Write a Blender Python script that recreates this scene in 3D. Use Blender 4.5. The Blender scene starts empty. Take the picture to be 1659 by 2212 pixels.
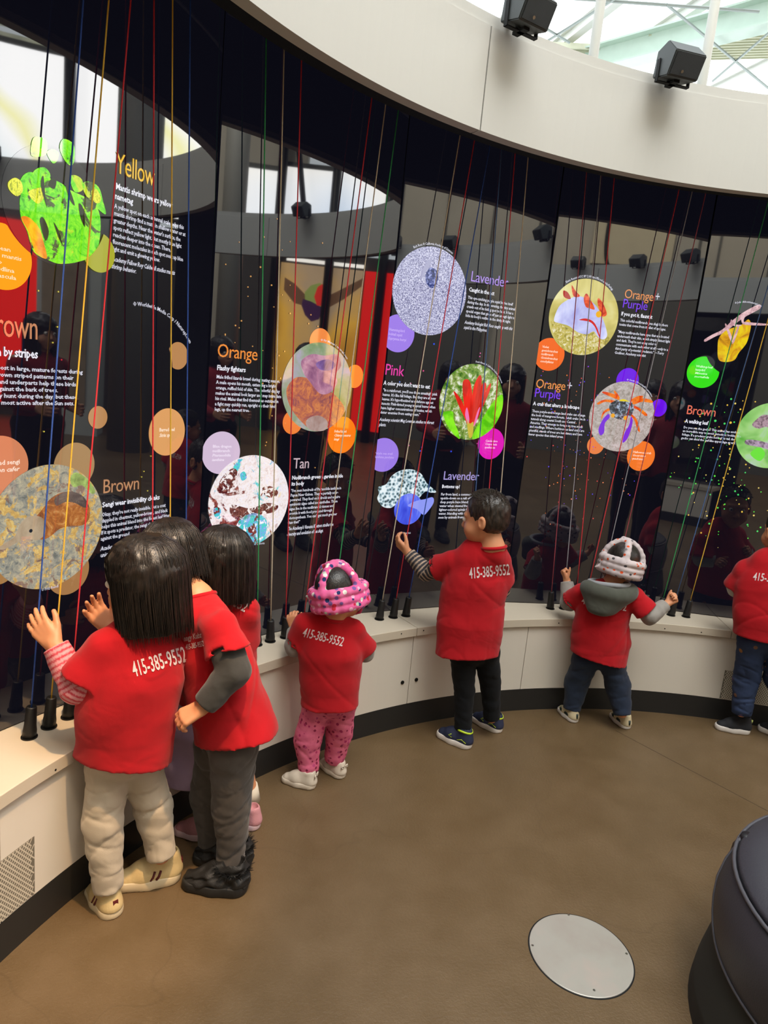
import bpy, bmesh, math, random
import numpy as np
from mathutils import Vector, Matrix
from mathutils.bvhtree import BVHTree

# ------------------------------------------------------------------ camera, sky, lights, exposure
SC = bpy.context.scene
COL = SC.collection
F_PX, PITCH, ROLL, CAM_H = 1487.76, -0.1949, 0.0935, 1.5
cam_d = bpy.data.cameras.new('camera')
cam = bpy.data.objects.new('camera', cam_d); COL.objects.link(cam)
cam_d.sensor_fit = 'VERTICAL'; cam_d.sensor_height = 36.0; cam_d.lens = F_PX * 36.0 / 2212.0
cam_d.clip_start = 0.05; cam_d.clip_end = 200
cam.matrix_world = Matrix.Translation((0, 0, CAM_H)) @ Matrix.Rotation(math.pi / 2 + PITCH, 4, 'X') @ Matrix.Rotation(ROLL, 4, 'Z')
SC.camera = cam

SKY, EXPOSURE = 2.6, 0.0
w = bpy.data.worlds.new('world'); SC.world = w; w.use_nodes = True
w.node_tree.nodes['Background'].inputs[0].default_value = (0.90, 0.97, 1.0, 1)
w.node_tree.nodes['Background'].inputs[1].default_value = SKY
SC.view_settings.view_transform = 'Standard'; SC.view_settings.look = 'None'
SC.view_settings.exposure = EXPOSURE; SC.view_settings.gamma = 1.0
SC.view_settings.use_curve_mapping = False
try: SC.cycles.max_bounces = 6; SC.cycles.sample_clamp_indirect = 6.0
except Exception: pass

def area_light(name, loc, target, size, energy, col):
    l = bpy.data.lights.new(name, 'AREA'); l.shape = 'DISK'; l.size = size; l.energy = energy; l.color = col
    o = bpy.data.objects.new(name, l); COL.objects.link(o); o.location = loc
    o.rotation_euler = (Vector(target) - Vector(loc)).to_track_quat('-Z', 'Y').to_euler(); return o
def spot_light(name, loc, target, energy, col, ang, blend=0.6, rad=0.05):
    l = bpy.data.lights.new(name, 'SPOT'); l.energy = energy; l.color = col; l.spot_size = math.radians(ang); l.spot_blend = blend; l.shadow_soft_size = rad
    o = bpy.data.objects.new(name, l); COL.objects.link(o); o.location = loc
    o.rotation_euler = (Vector(target) - Vector(loc)).to_track_quat('-Z', 'Y').to_euler(); return o
area_light('skylight_lamp', (1.4, 0.3, 6.6), (1.4, 0.9, 0), 3.5, 300, (1.0, 0.97, 0.92))
spot_light('track_spot_left', (0.3, 0.6, 4.2), (-1.02, 1.62, 0.4), 650, (1.0, 0.62, 0.30), 26)
spot_light('track_spot_floor', (0.8, -0.6, 4.4), (-0.2, 1.0, 0.0), 90, (1.0, 0.72, 0.45), 46)

area_light('added_wall_light', (3.2, -3.0, 7.2), (5.5, -6.5, 4.6), 1.2, 900, (1.0, 0.93, 0.80))  # added unseen area lights: they brighten the walls mirrored in the displays
area_light('added_wall_light', (6.0, -0.5, 7.2), (10.2, -0.8, 5.0), 1.2, 500, (1.0, 0.97, 0.9))
area_light('added_wall_light', (0.0, -4.0, 7.2), (-2.0, -8.5, 4.6), 1.2, 500, (1.0, 0.93, 0.80))

# ------------------------------------------------------------------ measured layout (metres, camera above the origin)
CX, CY = 1.4564, 0.7776
R_CAP, Z_CAP, Z_CAPB, Z_KICK, R_KICK = 2.3745, 0.4626, 0.4247, 0.1093, 2.386
R_GLASS, R_RING, Z_RB, Z_RT = 2.610, 2.1586, 2.338, 2.690
SEAMS = [177.7, 160.5, 143.4, 125.5, 108.5, 92.0, 75.0]
CR, SR, CP, SP = math.cos(ROLL), math.sin(ROLL), math.cos(PITCH), math.sin(PITCH)
EYE = Vector((0, 0, CAM_H))

def ray(u, v):
    x = (u - 829.5) / F_PX; y = -(v - 1106) / F_PX
    xr = x * CR - y * SR; yr = x * SR + y * CR
    return Vector((xr, CP - yr * SP, SP + yr * CP))
def on_z(u, v, z):
    d = ray(u, v); return EYE + d * ((z - CAM_H) / d.z)
def at_dist(u, v, D):
    d = ray(u, v); return EYE + d * (D / math.hypot(d.x, d.y))
def on_cyl(u, v, rad):
    d = ray(u, v); a = d.x**2 + d.y**2; b = -2 * (d.x * CX + d.y * CY); c = CX**2 + CY**2 - rad**2
    return EYE + d * ((-b + math.sqrt(b * b - 4 * a * c)) / (2 * a))
def pol(r, a, z=0.0):
    a = math.radians(a); return Vector((CX + r * math.cos(a), CY + r * math.sin(a), z))
def az(p): return math.degrees(math.atan2(p.y - CY, p.x - CX))

# ------------------------------------------------------------------ objects and tags
def link(name, me, parent=None, mat=None, smooth=False):
    o = bpy.data.objects.new(name, me); COL.objects.link(o)
    if mat is not None and len(me.materials) == 0: me.materials.append(mat)
    if parent is not None: o.parent = parent
    if smooth: me.polygons.foreach_set('use_smooth', [True] * len(me.polygons))
    return o
def empty(name, loc=(0, 0, 0), rz=0):
    o = bpy.data.objects.new(name, None); COL.objects.link(o); o.location = loc; o.rotation_euler = (0, 0, rz); o.empty_display_size = 0.05
    return o
def tag(o, label=None, cat=None, group=None, kind=None):
    if label: o['label'] = label
    if cat: o['category'] = cat
    if group: o['group'] = group
    if kind: o['kind'] = kind
    return o
def mesh_from(verts, faces, name='m'):
    me = bpy.data.meshes.new(name); me.from_pydata([tuple(v) for v in verts], [], faces); me.update(); return me
def bm_mesh(bm, name='m'):
    me = bpy.data.meshes.new(name); bm.to_mesh(me); bm.free(); return me
def set_parent_keep(o, parent):
    o.parent = parent; o.matrix_parent_inverse = parent.matrix_basis.inverted()

class MB:
    """collects simple solids into one mesh"""
    def __init__(s): s.v = []; s.f = []
    def add(s, v, f):
        n = len(s.v); s.v += [Vector(p) for p in v]; s.f += [tuple(i + n for i in q) for q in f]; return s
    def box(s, c, size, M=None):
        x, y, z = [k / 2 for k in size]; c = Vector(c)
        pts = [Vector((sx * x, sy * y, sz * z)) for sx in (-1, 1) for sy in (-1, 1) for sz in (-1, 1)]
        pts = [(M @ p if M else p) + c for p in pts]
        return s.add(pts, [(0, 1, 3, 2), (4, 6, 7, 5), (0, 4, 5, 1), (2, 3, 7, 6), (0, 2, 6, 4), (1, 5, 7, 3)])
    def arc_box(s, r0, r1, a0, a1, z0, z1, step=2.0):
        n = max(1, int(abs(a1 - a0) / step)); ring = []
        for i in range(n + 1):
            a = a0 + (a1 - a0) * i / n
            ring.append([pol(r0, a, z0), pol(r1, a, z0), pol(r1, a, z1), pol(r0, a, z1)])
        v = [p for q in ring for p in q]; f = [(0, 1, 2, 3), tuple(4 * n + k for k in (3, 2, 1, 0))]
        for i in range(n):
            for k in range(4):
                f.append((4 * i + k, 4 * i + 4 + k, 4 * i + 4 + (k + 1) % 4, 4 * i + (k + 1) % 4))
        return s.add(v, f)
    def tube(s, pts, rad, n=8, caps=True):
        pts = [Vector(p) for p in pts]; rings = []
        rads = rad if isinstance(rad, (list, tuple)) else [rad] * len(pts)
        up = None
        for i, p in enumerate(pts):
            t = (pts[min(i + 1, len(pts) - 1)] - pts[max(i - 1, 0)]).normalized()
            if up is None:
                up = t.orthogonal().normalized()
            else:
                up = (up - t * up.dot(t)).normalized()
            b = t.cross(up)
            rings.append([p + (up * math.cos(2 * math.pi * k / n) + b * math.sin(2 * math.pi * k / n)) * rads[i] for k in range(n)])
        v = [p for r in rings for p in r]; f = []
        for i in range(len(pts) - 1):
            for k in range(n):
                f.append((i * n + k, i * n + (k + 1) % n, (i + 1) * n + (k + 1) % n, (i + 1) * n + k))
        if caps: f += [tuple(range(n))[::-1], tuple((len(pts) - 1) * n + k for k in range(n))]
        return s.add(v, f)
    def lathe(s, prof, c=(0, 0, 0), n=32, M=None):
        c = Vector(c); v = []; f = []
        for (r, z) in prof:
            for k in range(n):
                p = Vector((r * math.cos(2 * math.pi * k / n), r * math.sin(2 * math.pi * k / n), z)); v.append((M @ p if M else p) + c)
        for i in range(len(prof) - 1):
            for k in range(n): f.append((i * n + k, i * n + (k + 1) % n, (i + 1) * n + (k + 1) % n, (i + 1) * n + k))
        f += [tuple(range(n))[::-1], tuple((len(prof) - 1) * n + k for k in range(n))]
        return s.add(v, f)
    def build(s, name, mat, parent=None, smooth=False, bevel=0.0):
        me = mesh_from(s.v, s.f, name)
        o = link(name, me, parent, mat, smooth)
        if bevel:
            m = o.modifiers.new('bevel', 'BEVEL'); m.width = bevel; m.segments = 2; m.limit_method = 'ANGLE'
        return o

# ------------------------------------------------------------------ materials
def lin(c):
    if isinstance(c, str):
        c = c.lstrip('#'); c = [int(c[i:i + 2], 16) / 255 for i in (0, 2, 4)]
    return tuple(((x / 12.92) if x <= 0.04045 else ((x + 0.055) / 1.055) ** 2.4) for x in c) + (1.0,)
def new_mat(name):
    m = bpy.data.materials.new(name); m.use_nodes = True; nt = m.node_tree
    return m, nt, nt.nodes['Principled BSDF']
def coords(nt, scale=(1, 1, 1), kind='Object'):
    tc = nt.nodes.new('ShaderNodeTexCoord'); mp = nt.nodes.new('ShaderNodeMapping'); mp.inputs['Scale'].default_value = scale
    nt.links.new(tc.outputs[kind], mp.inputs['Vector']); return mp.outputs[0]
def noise(nt, vec, scale, detail=3, rough=0.5, dist=0.0):
    n = nt.nodes.new('ShaderNodeTexNoise'); n.inputs['Scale'].default_value = scale; n.inputs['Detail'].default_value = detail
    n.inputs['Roughness'].default_value = rough; n.inputs['Distortion'].default_value = dist; nt.links.new(vec, n.inputs['Vector']); return n.outputs['Fac']
def ramp(nt, fac, stops, interp='LINEAR'):
    r = nt.nodes.new('ShaderNodeValToRGB'); cr = r.color_ramp; cr.interpolation = interp
    while len(cr.elements) < len(stops): cr.elements.new(0.5)
    for e, (p, c) in zip(cr.elements, stops): e.position = p; e.color = lin(c)
    nt.links.new(fac, r.inputs[0]); return r.outputs['Color']
def bump(nt, b, h, strength, dist=0.002):
    n = nt.nodes.new('ShaderNodeBump'); n.inputs['Strength'].default_value = strength; n.inputs['Distance'].default_value = dist
    nt.links.new(h, n.inputs['Height']); nt.links.new(n.outputs[0], b.inputs['Normal'])
def plain(name, c, rough=0.6, metal=0.0, spec=0.5, var=0.08, vscale=6.0, bscale=0.0, bstr=0.3, bdist=0.002, stretch=(1, 1, 1), sheen=0.0, sub=0.0):
    m, nt, b = new_mat(name); v = coords(nt, stretch)
    L = lin(c)
    f = noise(nt, v, vscale, 4)
    mx = nt.nodes.new('ShaderNodeMixRGB'); mx.inputs[1].default_value = tuple(x * (1 - var) for x in L[:3]) + (1,); mx.inputs[2].default_value = tuple(min(1, x * (1 + var)) for x in L[:3]) + (1,)
    nt.links.new(f, mx.inputs[0]); nt.links.new(mx.outputs[0], b.inputs['Base Color'])
    b.inputs['Roughness'].default_value = rough; b.inputs['Metallic'].default_value = metal; b.inputs['Specular IOR Level'].default_value = spec
    if sheen: b.inputs['Sheen Weight'].default_value = sheen
    if sub:
        b.inputs['Subsurface Weight'].default_value = sub; b.inputs['Subsurface Radius'].default_value = (0.02, 0.008, 0.004); b.inputs['Subsurface Scale'].default_value = 0.4
    if bscale: bump(nt, b, noise(nt, v, bscale, 3), bstr, bdist)
    return m
def fabric(name, c, rough=0.9, wr=14, ws=0.5, weave=900, var=0.10, sheen=0.2):
    """cloth: soft folds + weave relief"""
    m, nt, b = new_mat(name); v = coords(nt); L = lin(c)
    f = noise(nt, v, 7, 3)
    mx = nt.nodes.new('ShaderNodeMixRGB'); mx.inputs[1].default_value = tuple(x * (1 - var) for x in L[:3]) + (1,); mx.inputs[2].default_value = tuple(min(1, x * (1 + var)) for x in L[:3]) + (1,)
    nt.links.new(f, mx.inputs[0]); nt.links.new(mx.outputs[0], b.inputs['Base Color']); b.inputs['Roughness'].default_value = rough
    b.inputs['Specular IOR Level'].default_value = 0.2; b.inputs['Sheen Weight'].default_value = sheen
    n1 = noise(nt, v, wr, 2, 0.5, 0.6); n2 = noise(nt, v, weave, 1)
    ad = nt.nodes.new('ShaderNodeMath'); ad.operation = 'MULTIPLY_ADD'; ad.inputs[1].default_value = 0.05
    nt.links.new(n2, ad.inputs[0]); nt.links.new(n1, ad.inputs[2])
    bump(nt, b, ad.outputs[0], ws, 0.012)
    return m
def spotted(name, base, spots, scale=60, thr=0.34, rough=0.9, base2=None, stretch=(1, 1, 1)):
    """printed fabric: scattered little motifs of several colours"""
    m, nt, b = new_mat(name); v = coords(nt, stretch)
    vo = nt.nodes.new('ShaderNodeTexVoronoi'); vo.inputs['Scale'].default_value = scale; nt.links.new(v, vo.inputs['Vector'])
    lt = nt.nodes.new('ShaderNodeMath'); lt.operation = 'LESS_THAN'; lt.inputs[1].default_value = thr; nt.links.new(vo.outputs['Distance'], lt.inputs[0])
    sp = nt.nodes.new('ShaderNodeSeparateColor'); nt.links.new(vo.outputs['Color'], sp.inputs[0])
    k = len(spots); cs = ramp(nt, sp.outputs[0], [(i / k, c) for i, c in enumerate(spots)], 'CONSTANT')
    on = nt.nodes.new('ShaderNodeMath'); on.operation = 'MULTIPLY'; nt.links.new(lt.outputs[0], on.inputs[0])
    g = nt.nodes.new('ShaderNodeMath'); g.operation = 'GREATER_THAN'; g.inputs[1].default_value = 0.25; nt.links.new(sp.outputs[1], g.inputs[0]); nt.links.new(g.outputs[0], on.inputs[1])
    bs = ramp(nt, noise(nt, v, scale * 0.4, 3), [(0.35, base), (0.65, base2 or base)])
    mx = nt.nodes.new('ShaderNodeMixRGB'); nt.links.new(on.outputs[0], mx.inputs[0]); nt.links.new(bs, mx.inputs[1]); nt.links.new(cs, mx.inputs[2])
    nt.links.new(mx.outputs[0], b.inputs['Base Color']); b.inputs['Roughness'].default_value = rough; b.inputs['Specular IOR Level'].default_value = 0.2
    bump(nt, b, noise(nt, v, 16, 3), 0.5, 0.008)
    return m
def attr_mat(name, rough=0.85, bscale=900):
    m, nt, b = new_mat(name); a = nt.nodes.new('ShaderNodeAttribute'); a.attribute_name = 'Col'
    nt.links.new(a.outputs['Color'], b.inputs['Base Color']); b.inputs['Roughness'].default_value = rough; b.inputs['Specular IOR Level'].default_value = 0.25
    bump(nt, b, noise(nt, coords(nt), bscale, 2), 0.3, 0.001); return m
def glow(name, c, strength=1.0):
    """a lit patch of a display under its glossy cover glass"""
    m, nt, b = new_mat(name); b.inputs['Base Color'].default_value = (0, 0, 0, 1); b.inputs['Roughness'].default_value = 0.03; b.inputs['IOR'].default_value = 2.0
    b.inputs['Emission Color'].default_value = lin(c); b.inputs['Emission Strength'].default_value = strength; return m
def glow_tex(name, stops, scale, detail=6, rough=0.6, dist=0.5, kind='noise', strength=1.0, stretch=(1, 1, 1), interp='LINEAR', off=0.0):
    m, nt, b = new_mat(name); b.inputs['Base Color'].default_value = (0, 0, 0, 1); b.inputs['Roughness'].default_value = 0.03; b.inputs['IOR'].default_value = 2.0
    v = coords(nt, stretch)
    if off:
        v.node.inputs['Location'].default_value = (off, off * 1.7, off * 0.6)
    if kind == 'noise': f = noise(nt, v, scale, detail, rough, dist)
    elif kind == 'voronoi':
        n0 = nt.nodes.new('ShaderNodeTexNoise'); n0.inputs['Scale'].default_value = scale * 0.7; nt.links.new(v, n0.inputs['Vector'])
        va = nt.nodes.new('ShaderNodeVectorMath'); va.operation = 'MULTIPLY_ADD'; va.inputs[1].default_value = (dist / scale,) * 3
        nt.links.new(n0.outputs['Color'], va.inputs[0]); nt.links.new(v, va.inputs[2])
        vo = nt.nodes.new('ShaderNodeTexVoronoi'); vo.inputs['Scale'].default_value = scale; nt.links.new(va.outputs[0], vo.inputs['Vector']); f = vo.outputs['Distance']
    elif kind == 'wave':
        wv = nt.nodes.new('ShaderNodeTexWave'); wv.inputs['Scale'].default_value = scale; wv.inputs['Distortion'].default_value = dist; wv.inputs['Detail'].default_value = detail
        nt.links.new(v, wv.inputs['Vector']); f = wv.outputs['Fac']
    c = ramp(nt, f, stops, interp)
    nt.links.new(c, b.inputs['Emission Color']); b.inputs['Emission Strength'].default_value = strength; return m

def glow_layers(name, layers, strength=1.0, seed=0.0):
    """several noise looks laid over each other: each layer = (ramp stops, scale, mask scale, mask threshold); first one is the ground"""
    m, nt, b = new_mat(name); b.inputs['Base Color'].default_value = (0, 0, 0, 1); b.inputs['Roughness'].default_value = 0.03; b.inputs['IOR'].default_value = 2.0
    v = coords(nt); v.node.inputs['Location'].default_value = (seed, seed * 2.3, seed * .7); out = None
    for i, (stops, sc, ms, th) in enumerate(layers):
        c = ramp(nt, noise(nt, v, sc, 8, 0.75, 1.2), stops)
        if out is None: out = c; continue
        mp = nt.nodes.new('ShaderNodeMapping'); mp.inputs['Location'].default_value = (3.1 * i + seed, 1.7 * i, 5.3 * i); nt.links.new(v, mp.inputs['Vector'])
        k = ramp(nt, noise(nt, mp.outputs[0], ms, 6, 0.65, 0.8), [(th, '#000000'), (th + 0.035, '#ffffff')])
        mx = nt.nodes.new('ShaderNodeMixRGB'); nt.links.new(k, mx.inputs[0]); nt.links.new(out, mx.inputs[1]); nt.links.new(c, mx.inputs[2]); out = mx.outputs[0]
    nt.links.new(out, b.inputs['Emission Color']); b.inputs['Emission Strength'].default_value = strength; return m

# ------------------------------------------------------------------ the hall
def floor_material():
    m, nt, b = new_mat('floor_sealed_concrete'); v = coords(nt)
    big = noise(nt, v, 0.8, 4, 0.6, 0.6); mid = noise(nt, v, 6, 5, 0.6)
    c1 = ramp(nt, big, [(0.25, '#56442c'), (0.5, '#614e34'), (0.75, '#715e46')])
    c2 = ramp(nt, mid, [(0.3, '#4e3d28'), (0.7, '#735f48')])
    mx = nt.nodes.new('ShaderNodeMixRGB'); mx.inputs[0].default_value = 0.3; nt.links.new(c1, mx.inputs[1]); nt.links.new(c2, mx.inputs[2])
    cr = nt.nodes.new('ShaderNodeTexVoronoi'); cr.feature = 'DISTANCE_TO_EDGE'; cr.inputs['Scale'].default_value = 0.8
    nz = nt.nodes.new('ShaderNodeTexNoise'); nz.inputs['Scale'].default_value = 3.0; nt.links.new(v, nz.inputs['Vector'])
    ma = nt.nodes.new('ShaderNodeVectorMath'); ma.operation = 'MULTIPLY_ADD'; ma.inputs[1].default_value = (0.5, 0.5, 0.5)
    nt.links.new(nz.outputs['Color'], ma.inputs[0]); nt.links.new(v, ma.inputs[2]); nt.links.new(ma.outputs[0], cr.inputs['Vector'])
    ln = ramp(nt, cr.outputs['Distance'], [(0.0, '#c0c0c0'), (0.004, '#ffffff')])
    mm = nt.nodes.new('ShaderNodeMixRGB'); mm.blend_type = 'MULTIPLY'; mm.inputs[0].default_value = 0.25; nt.links.new(mx.outputs[0], mm.inputs[1]); nt.links.new(ln, mm.inputs[2])
    nt.links.new(mm.outputs[0], b.inputs['Base Color'])
    rr = nt.nodes.new('ShaderNodeMapRange'); rr.inputs['To Min'].default_value = 0.28; rr.inputs['To Max'].default_value = 0.46
    nt.links.new(mid, rr.inputs['Value']); nt.links.new(rr.outputs[0], b.inputs['Roughness']); b.inputs['Specular IOR Level'].default_value = 0.45
    bump(nt, b, noise(nt, coords(nt, (1, 1, 1)), 110, 4, 0.7), 0.8, 0.002)
    return m
M_FLOOR = floor_material()
M_WHITE = plain('painted_white_panel', '#dad2c5', 0.35, spec=0.4, var=0.03, vscale=2.0, bscale=120, bstr=0.04)
M_RING = plain('painted_plaster_ring', '#c3c3be', 0.75, spec=0.25, var=0.035, vscale=1.6, bscale=60, bstr=0.06)
M_TOP = plain('solid_surface_top', '#c9beab', 0.3, spec=0.5, var=0.03, vscale=5)
M_KICK = plain('black_kick_plate', '#262524', 0.42, spec=0.4, var=0.1)
M_BLACK = plain('matt_black', '#0b0c0e', 0.7, spec=0.3)
M_SOFF = plain('navy_black_soffit', '#151b22', 0.8, spec=0.3)
M_STEEL = plain('brushed_steel', '#9a978f', 0.32, metal=1.0, var=0.05)
M_DARKST = plain('dark_steel', '#33332f', 0.4, metal=0.9)
M_POST = plain('painted_grey_post', '#d0d1cb', 0.4, spec=0.5)
M_BEAM = plain('pale_green_steel', '#c6d8cc', 0.5)
M_LOUV = plain('corrugated_screen', '#c9cab2', 0.6, var=0.15)
M_CONC = plain('board_marked_concrete', '#a8a294', 0.85, var=0.18, vscale=1.2, bscale=30, bstr=0.3)
M_GALL = plain('grey_gallery_wall', '#57564f', 0.8, var=0.06)

fl = MB(); fl.lathe([(14.0, -0.12), (14.0, 0.0)], (CX, CY, 0), 72)
floor = tag(fl.build('floor', M_FLOOR), kind='structure')
# saw-cut control joint in the slab, right of the white-helmet child
p0, p1 = on_z(1330, 1578, 0.0008), on_z(1659, 1752, 0.0008); dirn = (p1 - p0).normalized(); p1 = p1 + dirn * 1.5
mb = MB(); q = Vector((-dirn.y, dirn.x, 0)) * 0.0012
mb.add([p0 - q, p1 - q, p1 + q, p0 + q, *(Vector((k.x, k.y, -0.003)) for k in (p0 - q, p1 - q, p1 + q, p0 + q))], [(0, 1, 2, 3), (7, 6, 5, 4), (0, 4, 5, 1), (1, 5, 6, 2), (2, 6, 7, 3), (3, 7, 4, 0)])
mb.build('control_joint', plain('joint_filler', '#3c3122', 0.7), floor)

# --- outer hall wall, 9 m from the middle of the pod
R_W = 9.0
ow = MB()
ow.arc_box(R_W, R_W + 0.3, -150, -9, 0, 7.2, 3); wall_c = tag(ow.build('wall_back', M_CONC), kind='structure')
for i in range(0, 24):                                     # vertical board joints of the concrete
    a = -146 + i * 5.7
    if a < -9: MB().box((0, 0, 0), (0.05, 0.04, 3.9), None).build('joint', M_GALL, wall_c).matrix_world = Matrix.Translation(pol(R_W - 0.01, a, 5.2)) @ Matrix.Rotation(math.radians(a), 4, 'Z')
g = MB(); g.arc_box(R_W - 0.35, R_W - 0.30, -150, -20, 0, 3.1, 3); tag(g.build('wall_gallery', M_GALL, None), kind='structure')
lw = MB(); lw.arc_box(R_W, R_W + 0.3, -9, 60, 0, 3.35, 3); wall_r = tag(lw.build('wall_right', plain('dim_gallery_wall', '#4b4741', 0.85)), kind='structure')
uw = MB(); uw.arc_box(R_W, R_W + 0.3, 60, 210, 0, 3.4, 3); tag(uw.build('wall_far', plain('pale_hall_wall', '#bdbcb4', 0.8)), kind='structure')
# backlit fabric windows above the gallery wall
def window(n, a0, a1, z0, z1, m):
    fr = MB(); fr.arc_box(R_W - 0.03, R_W + 0.05, a0 - 0.15, a1 + 0.15, z0 - 0.08, z0, 1.5).arc_box(R_W - 0.03, R_W + 0.05, a0 - 0.15, a1 + 0.15, z1, z1 + 0.08, 1.5)
    o = tag(fr.build('window_%d' % n, M_DARKST), kind='structure')
    pn = MB(); pn.arc_box(R_W, R_W + 0.02, a0, a1, z0, z1, 1.5); pn.build('pane', m, o)
    return o
def fabric_light(name, stops, off):
    m, nt, b = new_mat(name); v = coords(nt); v.node.inputs['Location'].default_value = (off, 0, off)
    f = noise(nt, v, 0.45, 1, 0.3); c = ramp(nt, f, stops, 'LINEAR')
    b.inputs['Base Color'].default_value = (0.6, 0.6, 0.6, 1); nt.links.new(c, b.inputs['Emission Color']); b.inputs['Emission Strength'].default_value = 6.5; return m
WA = fabric_light('backlit_fabric_warm', [(0.36, '#ffffff'), (0.42, '#f5f2a8'), (0.46, '#ffffff'), (0.6, '#dfeef2'), (0.66, '#f0d9f2')], 0.0)
WB = fabric_light('backlit_fabric_cool', [(0.3, '#f6efe0'), (0.5, '#e8edf2'), (0.7, '#b9cfe8')], 5.0)
window(1, -8.5, -3.2, 3.5, 4.65, WB); window(2, -2.8, 3.2, 3.5, 4.75, WB); window(3, 3.6, 9.6, 3.5, 5.2, WB)
window(4, 10.5, 17.3, 3.5, 5.6, WA); window(5, 18.1, 24.5, 3.5, 5.6, WA); window(6, 25.0, 36.0, 3.5, 5.6, WA)
cw = MB(); cw.arc_box(R_W + 0.05, R_W + 0.3, -9, -0.5, 4.75, 6.7, 3); tag(cw.build('wall_clerestory', M_CONC), kind='structure')
WP = ('leftmost slim dark post, between the two windows beside the concrete wall', 'slim dark window post standing in front of the bird poster', 'slim dark window post in front of the red graphic wall', 'slim dark window post right by the tall pale display case', 'slim dark window post nearest the thick round grey column')
for i, a in enumerate((-3.0, 3.4, 9.9, 17.7, 24.75)):
    tag(MB().tube([pol(R_W - 0.25, a, 0), pol(R_W - 0.25, a, 7.2)], 0.085, 12).build('window_post', M_DARKST, smooth=True), WP[i], 'post', 'window posts behind the camera')
tag(MB().tube([pol(6.2, 29.5, 0), pol(6.2, 29.5, 7.4)], 0.28, 32).build('round_column', plain('grey_column', '#6d6c66', 0.6), smooth=True), 'thick round grey column in front of the lit windows behind the camera', 'column')
tag(MB().tube([pol(6.2, -5.5, 0), pol(6.2, -5.5, 7.4)], 0.17, 32).build('round_column', plain('pale_column', '#85847c', 0.6), smooth=True), 'slimmer round grey column against the concrete wall behind the camera', 'column')
tag(MB().tube([pol(R_W - 0.5, -3.4, 6.9), pol(R_W - 0.5, 0.8, 3.4)], 0.05, 8).build('diagonal_brace', M_BLACK, smooth=True), 'thin black diagonal brace crossing the window strip behind the camera', 'brace')

# gallery behind the camera: red graphic wall, bird poster, white case
def wall_sheet(name, a0, a1, z0, z1, r, m):
    b_ = MB(); b_.arc_box(r - 0.03, r, a0, a1, z0, z1, 1.0); return b_.build(name, m)
M_RED = plain('red_graphic_wall', '#e0150d', 0.6, var=0.05); _b = M_RED.node_tree.nodes['Principled BSDF']; _b.inputs['Emission Color'].default_value = lin('#f0180c'); _b.inputs['Emission Strength'].default_value = 3.2  # wall given its own glow in place of strong light falling on it
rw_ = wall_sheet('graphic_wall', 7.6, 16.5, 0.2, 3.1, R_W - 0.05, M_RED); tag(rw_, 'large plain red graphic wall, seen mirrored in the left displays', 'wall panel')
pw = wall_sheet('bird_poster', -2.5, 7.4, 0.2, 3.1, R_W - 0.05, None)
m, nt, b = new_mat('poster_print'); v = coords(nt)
c = ramp(nt, noise(nt, v, 0.5, 3, 0.5, 0.3), [(0.35, '#c98a2a'), (0.5, '#e8b040'), (0.65, '#b59a78')]); nt.links.new(c, b.inputs['Base Color']); b.inputs['Roughness'].default_value = 0.6; nt.links.new(c, b.inputs['Emission Color']); b.inputs['Emission Strength'].default_value = 3.0  # glow added to the print so the poster mirrors bright in the displays
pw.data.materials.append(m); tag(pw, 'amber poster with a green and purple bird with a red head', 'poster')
def poster_shape(name, pts, col, depth=0.004, r=R_W - 0.085):
    vs = [pol(r, a, z) for a, z in pts]; vb = [pol(r - depth, a, z) for a, z in pts]; n = len(pts)
    me = mesh_from(vs + vb, [tuple(range(n)), tuple(range(2 * n - 1, n - 1, -1))] + [(i, (i + 1) % n, n + (i + 1) % n, n + i) for i in range(n)])
    mk = plain('ink_' + name, col, 0.6); bk = mk.node_tree.nodes['Principled BSDF']; bk.inputs['Emission Color'].default_value = lin(col); bk.inputs['Emission Strength'].default_value = 3.0; link(name, me, pw, mk)  # inks share the poster's added glow
_bp = lambda pts: [(-2 + (x - 605) / 185 * 9.5, 3.1 - (y - 575) / 160 * 1.2) for x, y in pts]
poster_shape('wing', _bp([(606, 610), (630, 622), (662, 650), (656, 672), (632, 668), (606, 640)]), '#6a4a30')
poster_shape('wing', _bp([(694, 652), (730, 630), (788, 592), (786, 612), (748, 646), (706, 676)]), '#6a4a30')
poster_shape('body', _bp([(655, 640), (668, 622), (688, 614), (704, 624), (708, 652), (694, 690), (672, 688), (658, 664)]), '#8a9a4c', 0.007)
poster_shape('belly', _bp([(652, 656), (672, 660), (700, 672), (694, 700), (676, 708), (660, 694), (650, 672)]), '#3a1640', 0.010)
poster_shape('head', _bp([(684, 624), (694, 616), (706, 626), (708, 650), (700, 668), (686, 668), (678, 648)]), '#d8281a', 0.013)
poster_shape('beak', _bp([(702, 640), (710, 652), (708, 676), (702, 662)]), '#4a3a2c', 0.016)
lt = wall_sheet('light_bar', -1.9, 7.4, 3.14, 3.2, R_W - 0.06, None); m, nt, b = new_mat('light_bar_glow'); b.inputs['Emission Color'].default_value = (1, .95, .85, 1); b.inputs['Emission Strength'].default_value = 5; lt.data.materials.append(m)
tag(lt, 'thin white light bar above the bird poster', 'lamp')
cs = empty('display_case', pol(7.4, 20.2, 0), math.radians(20.2)); tag(cs, 'tall pale display case standing beside the red graphic wall', 'display case')
for nm, c_, s_, mm_ in (('frame', (0, 0, 1.6), (0.5, 0.85, 3.2), plain('case_pale', '#b5b9b5', 0.5)), ('graphic', (-0.27, -0.05, 1.75), (0.03, 0.6, 2.6), plain('case_print', '#93816a', 0.6, var=0.5, vscale=3))):
    MB().box(c_, s_).build(nm, mm_, cs)
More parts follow.
